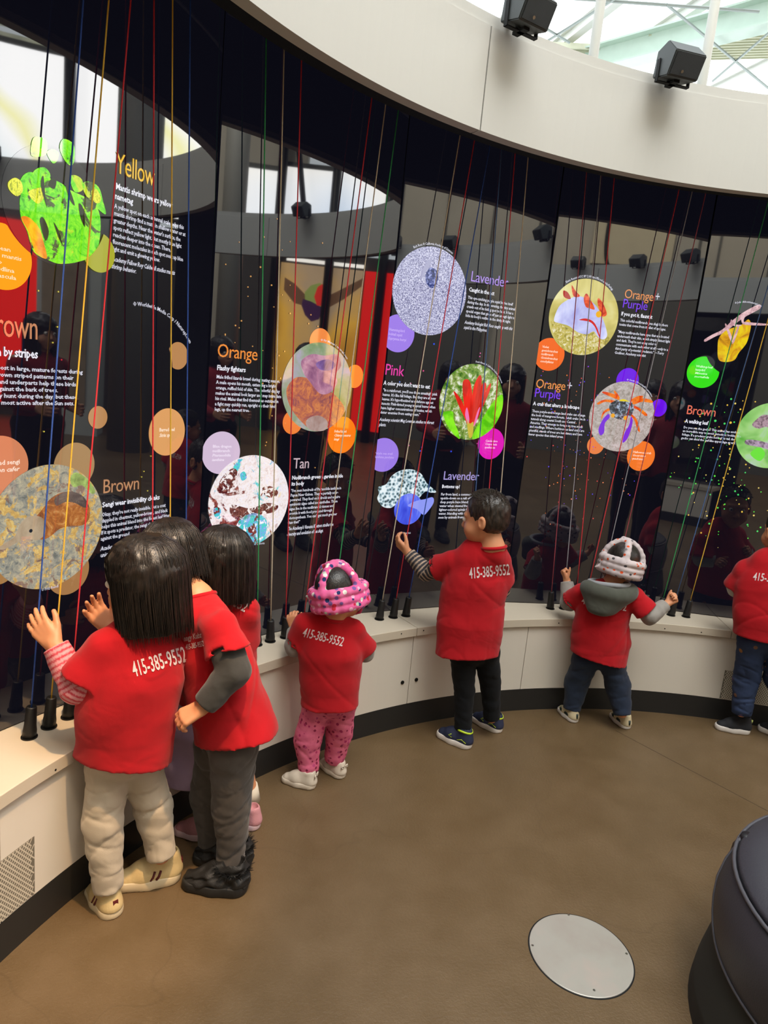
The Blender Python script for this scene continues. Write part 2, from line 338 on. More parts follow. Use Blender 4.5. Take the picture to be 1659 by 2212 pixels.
bd = wall_sheet('sign_board', -50, -40.5, 3.7, 5.0, R_W - 0.05, plain('beige_board', '#c2b79a', 0.8)); tag(bd, 'blank beige board with a dark looping line on the concrete wall', 'sign')
MB().tube([pol(R_W - 0.1, -47.5 - 0.9 * math.cos(t), 4.3 + 0.65 * math.sin(t)) for t in [1.3 - i * 0.2 for i in range(14)]], 0.035, 8).build('loop', M_BLACK, bd, smooth=True)

# --- roof: white sky seen between pale steel beams and corrugated louvres
roof = tag(empty('roof', (0, 0, 0)), kind='structure')
def beam(p, q, wd, ht, m, nm='beam'):
    p, q = Vector(p), Vector(q); d = (q - p); L = d.length; M = Matrix.Translation((p + q) / 2) @ d.to_track_quat('Y', 'Z').to_matrix().to_4x4()
    mb = MB(); mb.box((0, 0, ht / 2 - 0.015), (wd, L, 0.03)).box((0, 0, -ht / 2 + 0.015), (wd, L, 0.03)).box((0, 0, 0), (0.03, L, ht - 0.06))
    o = mb.build(nm, m, roof); o.matrix_world = M; return o
ZR = 7.6
def rp(u, v, z=ZR): return on_z(u, v, z)
beam(rp(1120, 175), rp(1800, -8), 0.34, 0.42, M_BEAM)
beam(rp(1120, 175) + Vector((-9, -2.1, 0)), rp(1120, 175), 0.34, 0.42, M_BEAM)
for i in range(13):                                         # purlins running away from the viewer
    x0 = -4.0 + i * 1.35
    beam((x0 + 1.5, 9.5, ZR + 0.45), (x0 - 3.2, 24.0, ZR + 0.45), 0.16, 0.22, M_POST, 'purlin')
M_ROD = plain('thin_steel_rod', '#8f9692', 0.4, metal=0.7)
for (a_, b_) in (((1000, -20), (1640, 25)), ((1180, 90), (1420, -60)), ((1540, 175), (1720, 20)), ((1440, 10), (1659, 190)), ((1110, 20), (1230, 92))):
    MB().tube([rp(*a_, ZR - 0.3), rp(*b_, ZR - 0.3)], 0.022, 6).build('tension_rod', M_ROD, roof)
def corrugated(a0, a1, r0, r1, z, nm='louvre'):
    """one corrugated sheet: real folds"""
    vs = []; fs = []; n = 40
    for i in range(n + 1):
        r = r0 + (r1 - r0) * i / n; zz = z + 0.05 * (1 if (i // 2) % 2 else -1)
        vs += [pol(r, a0, zz), pol(r, a1, zz)]
    for i in range(n): fs.append((2 * i, 2 * i + 1, 2 * i + 3, 2 * i + 2))
    o = link(nm, mesh_from(vs, fs), roof, M_LOUV); s_ = o.modifiers.new('s', 'SOLIDIFY'); s_.thickness = 0.02; return o
for (a0, a1, r0, r1) in ((100, 108, 14.6, 15.6), (90, 99.4, 14.2, 15.2), (80, 89.4, 13.6, 14.6), (70, 79.4, 13.0, 14.0), (62, 69.4, 12.5, 13.5)): corrugated(a0, a1, r0, r1, ZR + 0.2)
for i in range(14):                                         # louvres beyond the windows behind the camera
    a0 = -2 + i * 3.0
    for k in range(2):
        o = MB().box((0, 0, 0), (0.9, 0.24, 0.06)).build('slat', M_LOUV, roof); o.matrix_world = Matrix.Translation(pol(R_W + 0.6 + k, a0 + k, 6.3 + 0.6 * k)) @ Matrix.Rotation(math.radians(a0 + 40), 4, 'Z')
for k in range(9):
    MB().arc_box(R_W + 0.7, R_W + 0.78, 2, 40, 5.85 + 0.22 * k, 5.97 + 0.22 * k, 3).build('slat', M_LOUV, roof)
# the ceiling over the hall: solid ring round the central skylight
M_CEIL = plain('pale_ceiling', '#a5a49c', 0.9)
ce = MB(); ce.arc_box(4.2, 9.6, -170, 62, 7.4, 7.5, 4); tag(ce.build('ceiling', M_CEIL), kind='structure')

for (u, v, top) in ((1283, 112, (1303, -30)), (1518, 170, (1553, -30))):
    b0 = on_cyl(u, v, 2.75); a = az(b0)
    tp = pol(2.75, a, 7.3); tag(MB().tube([pol(2.75, a, 0), tp], 0.022, 20).build('roof_post', M_POST, smooth=True), 'slim %s steel post rising behind the white ring wall, %s speaker' % ('pale', 'between the two' if u < 1400 else 'right of the lower'), 'post')

# ------------------------------------------------------------------ white ring wall overhead
ring = tag(empty('ring_fascia', (CX, CY, Z_RB)), 'white curved overhead ring wall made of long joined panels', kind='structure')
seam0 = az(on_cyl(1050, 165, R_RING))
def child_world(o, parent):
    o.parent = parent; o.matrix_parent_inverse = Matrix.Translation(parent.location).inverted() if parent.rotation_euler.z == 0 else (Matrix.Translation(parent.location) @ Matrix.Rotation(parent.rotation_euler.z, 4, 'Z')).inverted()
    return o
for k in range(7):
    a0 = seam0 + k * 360 / 7 + 0.07; a1 = seam0 + (k + 1) * 360 / 7 - 0.07
    o = MB().arc_box(R_RING, R_RING + 0.045, a0, a1, Z_RB, Z_RT - 0.035, 1.2).build('panel', M_RING); child_world(o, ring)
o = MB().arc_box(R_RING + 0.004, R_RING + 0.11, 0, 360, Z_RT - 0.034, Z_RT, 1.5).build('top_rail', M_RING); child_world(o, ring)
o = MB().arc_box(R_RING + 0.046, R_RING + 0.10, 0, 360, Z_RB + 0.004, Z_RT - 0.036, 2).build('backing', M_SOFF); child_world(o, ring)
# dark recess between ring and displays
so = MB(); so.arc_box(R_RING + 0.101, 2.95, 60, 190, 2.662, 2.686, 2); so.arc_box(2.80, 2.85, 60, 190, 0.0, 2.662, 2)
tag(so.build('wall_recess', M_SOFF), kind='structure')

# speakers on the ring
def speaker(a, label, group=None, roll=0.0, dz=0.0):
    t = empty('ceiling_speaker', pol(R_RING - 0.075, a, Z_RT - 0.055), math.radians(a + 90)); t.scale = (.47,) * 3; tag(t, label, 'speaker', group)
    # local: x along ring, -y? -> toward the centre is +y after the rotation
    bm = bmesh.new()
    prof = [(-0.10, 0.015), (0.10, 0.0), (0.155, 0.16), (0.02, 0.25), (-0.10, 0.20)]   # (toward centre, up)
    W = 0.135; lo = [bm.verts.new((-W, y, z + 0.02)) for y, z in prof]; hi = [bm.verts.new((W, y, z + 0.02)) for y, z in prof]
    bm.faces.new(lo); bm.faces.new(hi[::-1]); n = len(prof)
    for i in range(n): bm.faces.new((lo[i], hi[i], hi[(i + 1) % n], lo[(i + 1) % n]))
    bmesh.ops.recalc_face_normals(bm, faces=bm.faces)
    bmesh.ops.bevel(bm, geom=bm.edges[:], offset=0.007, segments=2, affect='EDGES')
    R = Matrix.Rotation(math.radians(roll), 4, 'Y') @ Matrix.Rotation(math.radians(-8), 4, 'X')
    c = link('cabinet', bm_mesh(bm), t, plain('speaker_grey', '#363b3c', 0.55, bscale=200, bstr=0.2)); c.matrix_local = R
    g_ = MB().box((0, 0.131, 0.10), (0.23, 0.006, 0.15), Matrix.Identity(3)); 
    go = MB(); go.box((0, 0, 0), (0.235, 0.006, 0.145)); gg = go.build('grille', plain('speaker_grille', '#1d2225', 0.6, bscale=900, bstr=0.8), t); gg.matrix_local = R @ Matrix.Translation((0, 0.132, 0.10)) @ Matrix.Rotation(math.radians(-19), 4, 'X')
    l_ = MB().lathe([(0.011, 0), (0.011, 0.004)], (0, 0, 0), 16).build('badge', M_STEEL, t); l_.matrix_local = R @ Matrix.Translation((0.03, 0.126, 0.055)) @ Matrix.Rotation(math.radians(-109), 4, 'X')
    MB().box((0, -0.02, 0.01), (0.05, 0.12, 0.02)).box((-0.142, -0.02, 0.08), (0.008, 0.035, 0.16)).box((0.142, -0.02, 0.08), (0.008, 0.035, 0.16)).box((0, -0.02, 0.004), (0.29, 0.035, 0.008)).box((0, -.16, .112), (.05, .24, .014)).box((0, -.055, .06), (.05, .014, .11)).build('bracket', M_BLACK, t)
    return t
for (u, v, lb) in ((1096, 78, 'black wedge loudspeaker on the ring wall nearer the wall panel joint'), (1430, 178, 'black wedge loudspeaker on the ring wall farther right, by the slim post')):
    speaker(az(on_cyl(u, v, R_RING)), lb)
for a, lb in ((-34, 'black wedge loudspeaker on the ring wall behind the camera, farthest round from the bird poster'), (-16, 'second black wedge loudspeaker along the ring behind the camera'), (1, 'third black wedge loudspeaker along the ring behind the camera'), (34, 'black wedge loudspeaker on the ring wall facing the frilled lizard display')): speaker(a, lb, 'speakers behind the camera')

# ------------------------------------------------------------------ curved ledge under the displays
ledge = tag(empty('curved_ledge', pol(R_CAP, 126, 0)), 'long curved white ledge with a black kick plate running under the displays', 'counter')
def led(o): return child_world(o, ledge)
j1 = az(on_z(884, 1345, Z_CAP)); 
caps = [178.0, 152.0, j1, 84.0, 71.0]
for a1, a0 in zip(caps[:-1], caps[1:]):
    o = MB().arc_box(R_CAP, R_GLASS + 0.05, a0 + 0.03, a1 - 0.03, Z_CAPB, Z_CAP, 1.0).build('ledge_top', M_TOP, bevel=0.002); led(o)
jd = az(on_z(888, 1440, 0.3)); doors = [178.0, 163.9, 147.0, jd, 108.0, 82.2, 71.0]
doors[3] = az(on_cyl(886, 1450, R_CAP + 0.012))
for a1, a0 in zip(doors[:-1], doors[1:]):
    o = MB().arc_box(R_CAP + 0.012, R_CAP + 0.03, a0 + 0.035, a1 - 0.035, Z_KICK, Z_CAPB - 0.004, 1.0).build('front_panel', M_WHITE); led(o)
o = MB().arc_box(R_KICK, R_KICK + 0.02, 71, 178, 0.0, Z_KICK - 0.002, 1.0).build('kick_plate', M_KICK); led(o)
o = MB().arc_box(R_KICK + 0.021, R_GLASS + 0.04, 71, 178, 0.0, Z_CAPB - 0.002, 2.0).build('carcass', M_BLACK); led(o)
for (u, v) in ((869, 1474), (899, 1468)):
    p = on_cyl(u, v, R_CAP + 0.012); a = az(p)
    o = MB().lathe([(0.0085, 0), (0.0085, 0.003), (0.006, 0.004), (0.004, 0.003)], n=20).build('lock', M_DARKST); led(o)
    o.matrix_basis = Matrix.Translation(p) @ Matrix.Rotation(math.radians(a + 90), 4, 'Z') @ Matrix.Rotation(-math.pi / 2, 4, 'X')
for (u, v) in ((867, 1369), (915, 1362), (1207, 1346), (1436, 1358), (1515, 1366), (700, 1400), (1060, 1346), (330, 1565), (120, 1663)):
    p = on_cyl(u, v, R_CAP); a = az(p)
    o = MB().lathe([(0.003, -0.001), (0.003, 0.0008)], n=10).build('screw', M_DARKST); led(o)
    o.matrix_basis = Matrix.Translation(p) @ Matrix.Rotation(math.radians(a + 90), 4, 'Z') @ Matrix.Rotation(-math.pi / 2, 4, 'X')
def grille(a0, a1, z0, z1):
    r = R_CAP + 0.010; mb = MB(); p = 0.011; tk = 0.0016
    sa = math.degrees(p / r); n = int((a1 - a0) / sa); H_ = z1 - z0; k = int(H_ / p)
    for s_ in (1, -1):
        for i in range(-k, n + k):
            # a diagonal strand clipped to the opening
            t0, t1 = 0.0, H_
            st = a0 + i * sa if s_ > 0 else a0 + (i) * sa
            A = lambda t: st + s_ * math.degrees(t * 0.75 / r)
            ts = [t for t in [H_ * j / 8 for j in range(9)] if a0 <= A(t) <= a1]
            if len(ts) < 2: continue
            pts = [pol(r, A(t), z0 + t) for t in ts]
            for a_, b_ in zip(pts[:-1], pts[1:]):
                d = (b_ - a_).normalized(); rad = (a_ - Vector((CX, CY, a_.z))).normalized(); q = d.cross(rad) * tk
                mb.add([a_ - q, b_ - q, b_ + q, a_ + q], [(0, 1, 2, 3)])
    o = mb.build('expanded_metal_mesh', plain('painted_mesh', '#c9c0ae', 0.5)); o['kind'] = 'stuff'; led(o)
    o2 = MB().arc_box(r + 0.0005, r + 0.0016, a0, a1, z0, z1, 1).build('grille_backing', plain('grille_dark', '#6f685b', 0.8)); led(o2)
ga = az(on_cyl(75, 1860, R_CAP + 0.01)); grille(ga, ga + 14, Z_KICK + 0.004, Z_KICK + 0.17)
gb = az(on_cyl(1562, 1470, R_CAP + 0.01)); grille(gb - 11, gb, Z_KICK + 0.004, Z_KICK + 0.15)

# floor disc with four screws
dc = on_z(1254, 2060, 0.0)
fd = tag(empty('floor_cover_plate', dc), 'round grey metal cover plate set flush in the brown floor', 'floor plate')
m, nt, b = new_mat('worn_plate'); v = coords(nt); c = ramp(nt, noise(nt, v, 5, 4, 0.6), [(0.3, '#a39b93'), (0.55, '#aaa79f'), (0.7, '#b3a79f')]); nt.links.new(c, b.inputs['Base Color']); b.inputs['Roughness'].default_value = 0.33; b.inputs['Metallic'].default_value = 0.25
bump(nt, b, noise(nt, v, 60, 3), 0.1, 0.001)
MB().lathe([(0.139, 0.0002), (0.1385, 0.0022), (0.137, 0.0028)], n=96).build('plate', m, fd)
MB().lathe([(0.1425, 0.0001), (0.1425, 0.0006)], n=96).build('rim_gap', M_BLACK, fd)
for (u, v) in ((1150, 2044), (1228, 1978), (1353, 2062), (1283, 2141)):
    p = on_z(u, v, 0.0) - dc; MB().lathe([(0.0035, 0.0024), (0.0035, 0.0034)], (p.x, p.y, 0), 12).build('screw', M_STEEL, fd)

# leather ottoman, bottom right
oc = on_z(1900, 2080, 0.0)
ot = tag(empty('leather_ottoman', oc), 'dark grey leather ottoman with a curved piped seam, at the lower right corner', 'ottoman')
oc = Vector((1.338, 1.361, 0)); ot.location = oc
M_LEATH = plain('dark_leather', '#34343c', 0.5, spec=0.5, var=0.1, bscale=260, bstr=0.35)
M_PIPE = plain('leather_piping', '#4b4b52', 0.4)
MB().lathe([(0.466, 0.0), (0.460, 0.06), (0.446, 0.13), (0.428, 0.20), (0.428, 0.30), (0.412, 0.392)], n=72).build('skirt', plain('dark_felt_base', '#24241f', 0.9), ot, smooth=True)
zl = lambda a: 0.195 + 0.19 * math.exp(-((a - 141) / 11.0) ** 2) + 0.02 * math.exp(-((a - 150) / 30.0) ** 2)
vs, fs, NA, NT = [], [], 120, 8
for i in range(NA):
    a = i * 3.0 - 90 + 1.0; z0 = zl(a)
    for t in range(NT + 1):
        z = z0 + (0.396 - z0) * t / NT; rr_ = 0.437 + 0.012 * math.sin(math.pi * min(1, (z - .19) / .2)) - 0.018 * max(0, (z - .3) / .1) ** 2; vs.append((rr_ * math.cos(math.radians(a)), rr_ * math.sin(math.radians(a)), z))
for i in range(NA):
    for t in range(NT):
        j = (i + 1) % NA; fs.append((i * (NT + 1) + t, j * (NT + 1) + t, j * (NT + 1) + t + 1, i * (NT + 1) + t + 1))
lc = link('leather_cover', mesh_from(vs, fs), ot, M_LEATH, True); sm_ = lc.modifiers.new('s', 'SOLIDIFY'); sm_.thickness = 0.006
rs_ = lambda z: 0.438 + 0.012 * math.sin(math.pi * min(1, (z - .19) / .2)) - 0.018 * max(0, (z - .3) / .1) ** 2
MB().tube([(rs_(zl(a)) * math.cos(math.radians(a)), rs_(zl(a)) * math.sin(math.radians(a)), zl(a)) for a in [3 * i - 90 for i in range(121)]], 0.0035, 6).build('seam', M_PIPE, ot, smooth=True)
MB().lathe([(0.420, 0.396), (0.412, 0.412), (0.36, 0.43), (0.2, 0.437), (0.02, 0.432)], n=64).build('seat', M_LEATH, ot, smooth=True)
MB().tube([(0.424 * math.cos(t), 0.424 * math.sin(t), 0.397) for t in [2 * math.pi * i / 72 for i in range(73)]], 0.005, 6).build('piping', M_PIPE, ot, smooth=True)
MB().lathe([(0.016, 0.39), (0.02, 0.402), (0.016, 0.414)], (0.405 * math.cos(math.radians(140)), 0.405 * math.sin(math.radians(140)), 0), 14).build('corner_tab', plain('dark_tab', '#17171c', 0.5), ot, smooth=True)

# ------------------------------------------------------------------ the display panels
def glass_mat():
    m, nt, b = new_mat('display_glass'); b.inputs['Base Color'].default_value = (0.0015, 0.0015, 0.003, 1); b.inputs['Roughness'].default_value = 0.02; b.inputs['IOR'].default_value = 2.05
    b.inputs['Emission Color'].default_value = lin('#0a0a12'); b.inputs['Emission Strength'].default_value = 1.0   # black level of the lit screen
    return m
M_GLASS = glass_mat()
Z_G0, Z_G1 = Z_CAP + 0.004, 2.658
FONT = None
LEAN = 0.015                                                # the displays lean inwards a little
class Panel:
    def __init__(s, a0, a1, label, group=None):
        s.A = pol(R_GLASS, a0, Z_G0); s.B = pol(R_GLASS, a1, Z_G0); s.t = (s.B - s.A).normalized(); n0 = s.t.cross(Vector((0, 0, 1))).normalized()
        if n0.dot(Vector((CX, CY, 0)) - Vector((s.A.x, s.A.y, 0))) < 0: n0 = -n0
        s.w = (Vector((0, 0, 1)) + n0 * LEAN).normalized(); s.n = (n0 - s.w * n0.dot(s.w)).normalized()
        s.W = (s.B - s.A).length; s.root = empty('display_screen', (s.A + s.B) / 2); tag(s.root, label, 'screen', group)
        mb = MB(); g = 0.003; P = lambda x, y, z: s.A + s.t * (x if z < 1 else (x + (.0075 if x < s.W / 2 else -.0075))) + s.n * y + s.w * (z - Z_G0)
        x0, x1 = g, s.W - g
        mb.add([P(x0, 0, Z_G0), P(x1, 0, Z_G0), P(x1, 0, Z_G1), P(x0, 0, Z_G1), P(x0, -.012, Z_G0), P(x1, -.012, Z_G0), P(x1, -.012, Z_G1), P(x0, -.012, Z_G1)],
               [(0, 1, 2, 3), (7, 6, 5, 4), (0, 4, 5, 1), (1, 5, 6, 2), (2, 6, 7, 3), (3, 7, 4, 0)])
        s.own(mb.build('glass', M_GLASS))
        mb = MB()
        mb.add([P(0, -.013, Z_G0), P(s.W, -.013, Z_G0), P(s.W, -.013, Z_G1), P(0, -.013, Z_G1), P(0, -.05, Z_G0), P(s.W, -.05, Z_G0), P(s.W, -.05, Z_G1), P(0, -.05, Z_G1)],
               [(0, 1, 2, 3), (7, 6, 5, 4), (0, 4, 5, 1), (1, 5, 6, 2), (2, 6, 7, 3), (3, 7, 4, 0)])
        s.own(mb.build('housing', M_BLACK))
    def own(s, o): return child_world(o, s.root)
    def hit(s, u, v):
        d = ray(u, v); k = (s.A - EYE).dot(s.n) / d.dot(s.n); return EYE + d * k
    def loc(s, u, v):
        p = s.hit(u, v); return ((p - s.A).dot(s.t), Z_G0 + (p - s.A).dot(s.w))
    def P(s, x, z, layer=1): return s.A + s.t * x + s.n * (0.0006 * layer) + s.w * (z - Z_G0)
    def flat(s, name, pts, m, layer=1, parent=None):
        vs = [s.P(x, z, layer) for x, z in pts]; o = link(name, mesh_from(vs, [tuple(range(len(vs)))]), None, m)
        if parent is None: s.own(o)
        else: o.parent = parent
        return o
    def disc(s, name, top, bot, m, layer=1, bite=None, n=64, parent=None):
        """circle whose highest and lowest points fall at the two measured points; bite = (top, bot) of a disc that cuts it"""
        a, b = s.loc(*top), s.loc(*bot); c = ((a[0] + b[0]) / 2, (a[1] + b[1]) / 2); r = math.hypot(a[0] - b[0], a[1] - b[1]) / 2
        pts = [(c[0] + r * math.cos(2 * math.pi * i / n), c[1] + r * math.sin(2 * math.pi * i / n)) for i in range(n)]
        if bite:
            a, b = s.loc(*bite[0]), s.loc(*bite[1]); c2 = ((a[0] + b[0]) / 2, (a[1] + b[1]) / 2); r2 = math.hypot(a[0] - b[0], a[1] - b[1]) / 2
            out = []
            for x, z in pts:
                dx, dz = x - c2[0], z - c2[1]; L = math.hypot(dx, dz)
                if L < r2: x, z = c2[0] + dx / L * r2, c2[1] + dz / L * r2
                out.append((x, z))
            pts = out
        return s.flat(name, pts, m, layer, parent)
    def poly(s, name, px, m, layer=2, parent=None, smooth=True, sub=4):
        q = [s.loc(u, v) for u, v in px]
        if smooth and len(q) > 3:
            r = []; n = len(q)
            for i in range(n):
                p0, p1, p2, p3 = q[i - 1], q[i], q[(i + 1) % n], q[(i + 2) % n]
                for k in range(sub):
                    t = k / sub; r.append(tuple(0.5 * (2 * p1[j] + (p2[j] - p0[j]) * t + (2 * p0[j] - 5 * p1[j] + 4 * p2[j] - p3[j]) * t * t + (3 * p1[j] - p0[j] - 3 * p2[j] + p3[j]) * t ** 3) for j in (0, 1)))
            q = r
        return s.flat(name, q, m, layer, parent)
    def text(s, name, lines, first, last, right, m, layer=3, shear=0.0, bold=0.0, space=None, cap=None, wide=None):
        """lines of type: first/last = where the first/last baseline starts, right = right end of the widest line; a line marked ~ is italic"""
        x0, z0 = s.loc(*first); x1, z1 = s.loc(*last); xr, _ = s.loc(*right)
        n = len(lines); pitch = (z0 - z1) / (n - 1) if n > 1 else None
        size = cap if cap else pitch * 0.92
        V = []; Fc = []; ws = []; blocks = []
        for ln in lines:
            it = ln.startswith('~'); ln = ln.lstrip('~')
            cu = bpy.data.curves.new('t', 'FONT'); cu.body = ln; cu.size = 1.0; cu.resolution_u = 3 if name == 'heading_text' else 1; cu.shear = 0.25 if it else shear; cu.offset = bold; cu.space_character = 0.95
            ob = bpy.data.objects.new('t', cu); me = ob.to_mesh()
            vs = np.empty(len(me.vertices) * 3); me.vertices.foreach_get('co', vs); vs = vs.reshape(-1, 3)
            fs = [tuple(p.vertices) for p in me.polygons]
            blocks.append((vs.copy(), fs)); ws.append(vs[:, 0].max() if len(vs) else 0.0)
            ob.to_mesh_clear(); bpy.data.objects.remove(ob); bpy.data.curves.remove(cu)
        sx = (xr - x0) / max(ws)
        for i, (vs, fs) in enumerate(blocks):
            n0 = len(V); f_ = i / (n - 1) if n > 1 else 0
            bx = x0 + (x1 - x0) * f_; bz = z0 - (pitch or 0) * i
            V += [s.P(bx + a[0] * sx, bz + a[1] * size, layer) for a in vs]; Fc += [tuple(k + n0 for k in f) for f in fs]
        return s.own(link(name, mesh_from(V, Fc), None, m))
    def arc_text(s, name, txt, c_top, c_bot, a0, a1, m, gap=0.008, size=0.011, layer=3):
        a, b = s.loc(*c_top), s.loc(*c_bot); c = ((a[0] + b[0]) / 2, (a[1] + b[1]) / 2); r = math.hypot(a[0] - b[0], a[1] - b[1]) / 2 + gap
        if a0 < a1: r += size * 0.7
        cu = bpy.data.curves.new('t', 'FONT'); cu.body = txt; cu.size = 1.0; cu.resolution_u = 1; cu.offset = 0.01
        ob = bpy.data.objects.new('t', cu); me = ob.to_mesh()
        vs = [v.co.copy() for v in me.vertices]; fs = [tuple(p.vertices) for p in me.polygons]; wd = max(v.x for v in vs)
        ob.to_mesh_clear(); bpy.data.objects.remove(ob); bpy.data.curves.remove(cu)
        V = []; sg = 1 if a0 > a1 else -1
        for v in vs:
            t = math.radians(a0 + (a1 - a0) * v.x / wd); rr = r + sg * v.y * size; V.append(s.P(c[0] + rr * math.cos(t), c[1] + rr * math.sin(t), layer))
        return s.own(link(name, mesh_from(V, fs), None, m))
    def dots(s, name, items, layer=4):
        """tiny drifting points of light: one mesh, several colours"""
        V = []; Fc = []; mi = []; mats = []
        for (u, v, r, m) in items:
            x, z = s.loc(u, v)
            if not (0.005 < x < s.W - 0.005): continue
            if m not in mats: mats.append(m)
            n0 = len(V); V += [s.P(x + r * math.cos(math.pi / 3 * k), z + r * math.sin(math.pi / 3 * k), layer) for k in range(6)]; Fc.append(tuple(range(n0, n0 + 6))); mi.append(mats.index(m))
        me = mesh_from(V, Fc); [me.materials.append(m) for m in mats]; me.polygons.foreach_set('material_index', mi)
        o = s.own(link(name, me)); o['kind'] = 'stuff'; return o

G = {}
def gl(c, s=1.0):
    if (c, s) not in G: G[(c, s)] = glow('glow_' + c.strip('#'), c, s)
    return G[(c, s)]
TXT = gl('#dcdcea'); SUB = gl('#f0f0fa')

# ---- panel 0, mostly out of the frame on the left
P0 = Panel(SEAMS[0], SEAMS[1], 'dark display panel at the far left end, beyond the mantis shrimp panel')
# ---- panel 1: mantis shrimp, owl, sengi
P1 = Panel(SEAMS[1], SEAMS[2], 'tall black display with green mantis shrimp and brown sengi discs, leftmost')
sh = ((118, 290), (118, 572))
halo = P1.disc('photo_disc', (120, 318), (116, 572), gl('#242428'), 1)
M_GRN = glow_layers('shrimp_green', [([(0.30, '#2c6a0c'), (0.42, '#58d81c'), (0.55, '#8cf22a'), (0.7, '#c8ee30')], 34, 0, 0), ([(0.3, '#2a3220'), (0.6, '#5a6a40')], 40, 17, 0.56), ([(0.3, '#a8d020'), (0.6, '#d8ea38')], 60, 9, 0.58)], 1.0, 6.0)
M_YEL = glow_tex('shrimp_yellow', [(0.3, '#5c7a10'), (0.5, '#e8ec30'), (0.7, '#fff75c')], 160, 3, 0.6, 2.0, stretch=(1, 1, 0.4))
M_ORG = glow_tex('shrimp_orange', [(0.3, '#d06a10'), (0.5, '#ffa020'), (0.7, '#ffe020')], 18, 4)
for nm, pts, mm in (
    ('antenna', [(66, 335), (70, 300), (84, 296), (100, 305), (100, 330), (88, 338)], M_GRN), ('antenna', [(128, 320), (136, 300), (158, 312), (160, 345), (152, 358), (138, 345)], M_GRN),
    ('antenna', [(100, 330), (112, 322), (126, 330), (122, 348), (112, 352)], M_GRN),
    ('leg', [(40, 400), (50, 378), (68, 372), (74, 392), (64, 420), (46, 424)], M_GRN), ('leg', [(64, 385), (76, 366), (96, 362), (108, 380), (96, 402), (72, 410)], M_GRN),
    ('leg', [(150, 385), (160, 378), (176, 388), (178, 410), (160, 414)], M_GRN), ('leg', [(176, 400), (190, 392), (212, 404), (222, 436), (228, 462), (216, 456), (190, 430)], M_GRN),
    ('body', [(44, 420), (70, 400), (100, 385), (130, 395), (150, 410), (190, 430), (212, 455), (216, 500), (205, 548), (170, 565), (130, 570), (104, 562), (72, 544), (58, 500), (44, 468)], M_GRN),
    ('tail', [(44, 470), (62, 470), (84, 494), (92, 520), (100, 558), (76, 545), (60, 500)], M_ORG),
    ('eye_spot', [(16, 395), (30, 384), (44, 392), (48, 412), (36, 424), (20, 412)], M_YEL), ('eye_spot', [(60, 414), (80, 406), (96, 408), (92, 430), (80, 440), (66, 428)], M_YEL), ('eye_spot', [(196, 414), (206, 408), (216, 424), (214, 438), (202, 436)], M_YEL)):
    P1.poly(nm, pts, mm, 3 if nm not in ('eye_spot', 'tail') else 4, halo)
for pts in ([(86, 400), (92, 380), (96, 420), (100, 450)], [(84, 478), (92, 470), (104, 500), (96, 520)], [(114, 480), (126, 500), (134, 530), (124, 512)], [(140, 400), (150, 412), (160, 444), (148, 430)], [(104, 400), (110, 385), (120, 390), (116, 408)], [(168, 440), (178, 450), (182, 490), (172, 470)]):
    P1.poly('shadow_gap', pts, gl('#26301c'), 5, halo)
P1.disc('name_disc', (0, 481), (6, 626), gl('#ffa415'), 6, bite=sh)
P1.text('name_text', ['bbean', 'ed mantis', 'mp', 'oudlina', 'mascula'], (-20, 536), (-20, 596), (44, 552), gl('#fff0d0'), 8)
P1.disc('colour_disc', (214, 502), (210, 588), gl('#c8c832', .7), 6, bite=sh)
P1.text('heading_text', ['Yellow'], (249, 372), (249, 372), (333, 394), gl('#f0bd38'), 3, cap=0.075)
P1.text('subheading_text', ['Mantis shrimp wears yellow', 'nametag'], (249, 408), (247, 429), (372, 446), SUB, 3, bold=0.02)
P1.text('body_text', ['A yellow spot on each antennal scale helps this', 'mantis shrimp find a mate in shallow water or at', "greater depths. Near the water's surface, the", 'spots reflect yellow light. But mostly blue light', 'reaches deeper into the ocean. There,', 'fluorescent molecules in each spot soak up blue', 'light and emit a glowing yellow.'], (246, 449), (242, 541), (400, 508), TXT, 3, bold=0.015)
P1.text('credit_text', ['~Academy Fellow Roy Caldwell studies mantis', '~shrimp behavior.'], (241, 563), (240, 579), (377, 596), TXT, 3, bold=0.015)
P1.text('heading_text', ['Brown'], (-38, 722), (-38, 722), (80, 736), gl('#c88862'), 3, cap=0.085)
P1.text('subheading_text', ['Hidden by stripes'], (-60, 764), (-60, 764), (81, 772), SUB, 3, cap=0.032, bold=0.02)
P1.text('body_text', ['Barred owls roost in large, mature forests during', 'the day. The brown striped patterns on their', 'wings, breasts and underparts help these birds', 'go unnoticed against the bark of trees.', 'Sometimes they hunt during the day, but these', 'silent flyers are most active after the Sun sets.'], (-95, 793), (-95, 873), (178, 806), TXT, 3, bold=0.015)
P1.arc_text('credit_text', '© Worldwide Media Corp / Naturepl.com', (310, 668), (302, 1000), 100, 38, TXT, size=0.016)
ow_ = ((310, 690), (302, 968))
P1.disc('colour_disc', (386, 739), (382, 798), gl('#b98655'), 2, bite=((300, 692), (292, 897)))
P1.disc('colour_disc', (212, 877), (210, 926), gl('#b98655'), 2, bite=((300, 692), (292, 897)))
P1.disc('name_disc', (366, 882), (356, 984), gl('#dd9f62'), 2, bite=((300, 692), (292, 897)))
P1.text('name_text', ['Barred owl', '~Strix sp.'], (343, 932), (343, 944), (376, 932), gl('#ffe8d0'), 4, bold=0.015)
sg = ((112, 1003), (100, 1270))
P1.disc('colour_disc', (164, 956), (158, 1056), gl('#a8845a'), 1)
P1.disc('colour_disc', (150, 1185), (146, 1284), gl('#a3764a'), 1)
P1.disc('colour_disc', (0, 1200), (0, 1262), gl('#a57a48'), 1)
P1.disc('name_disc', (2, 941), (-4, 1072), gl('#d3835c'), 2, bite=sg)
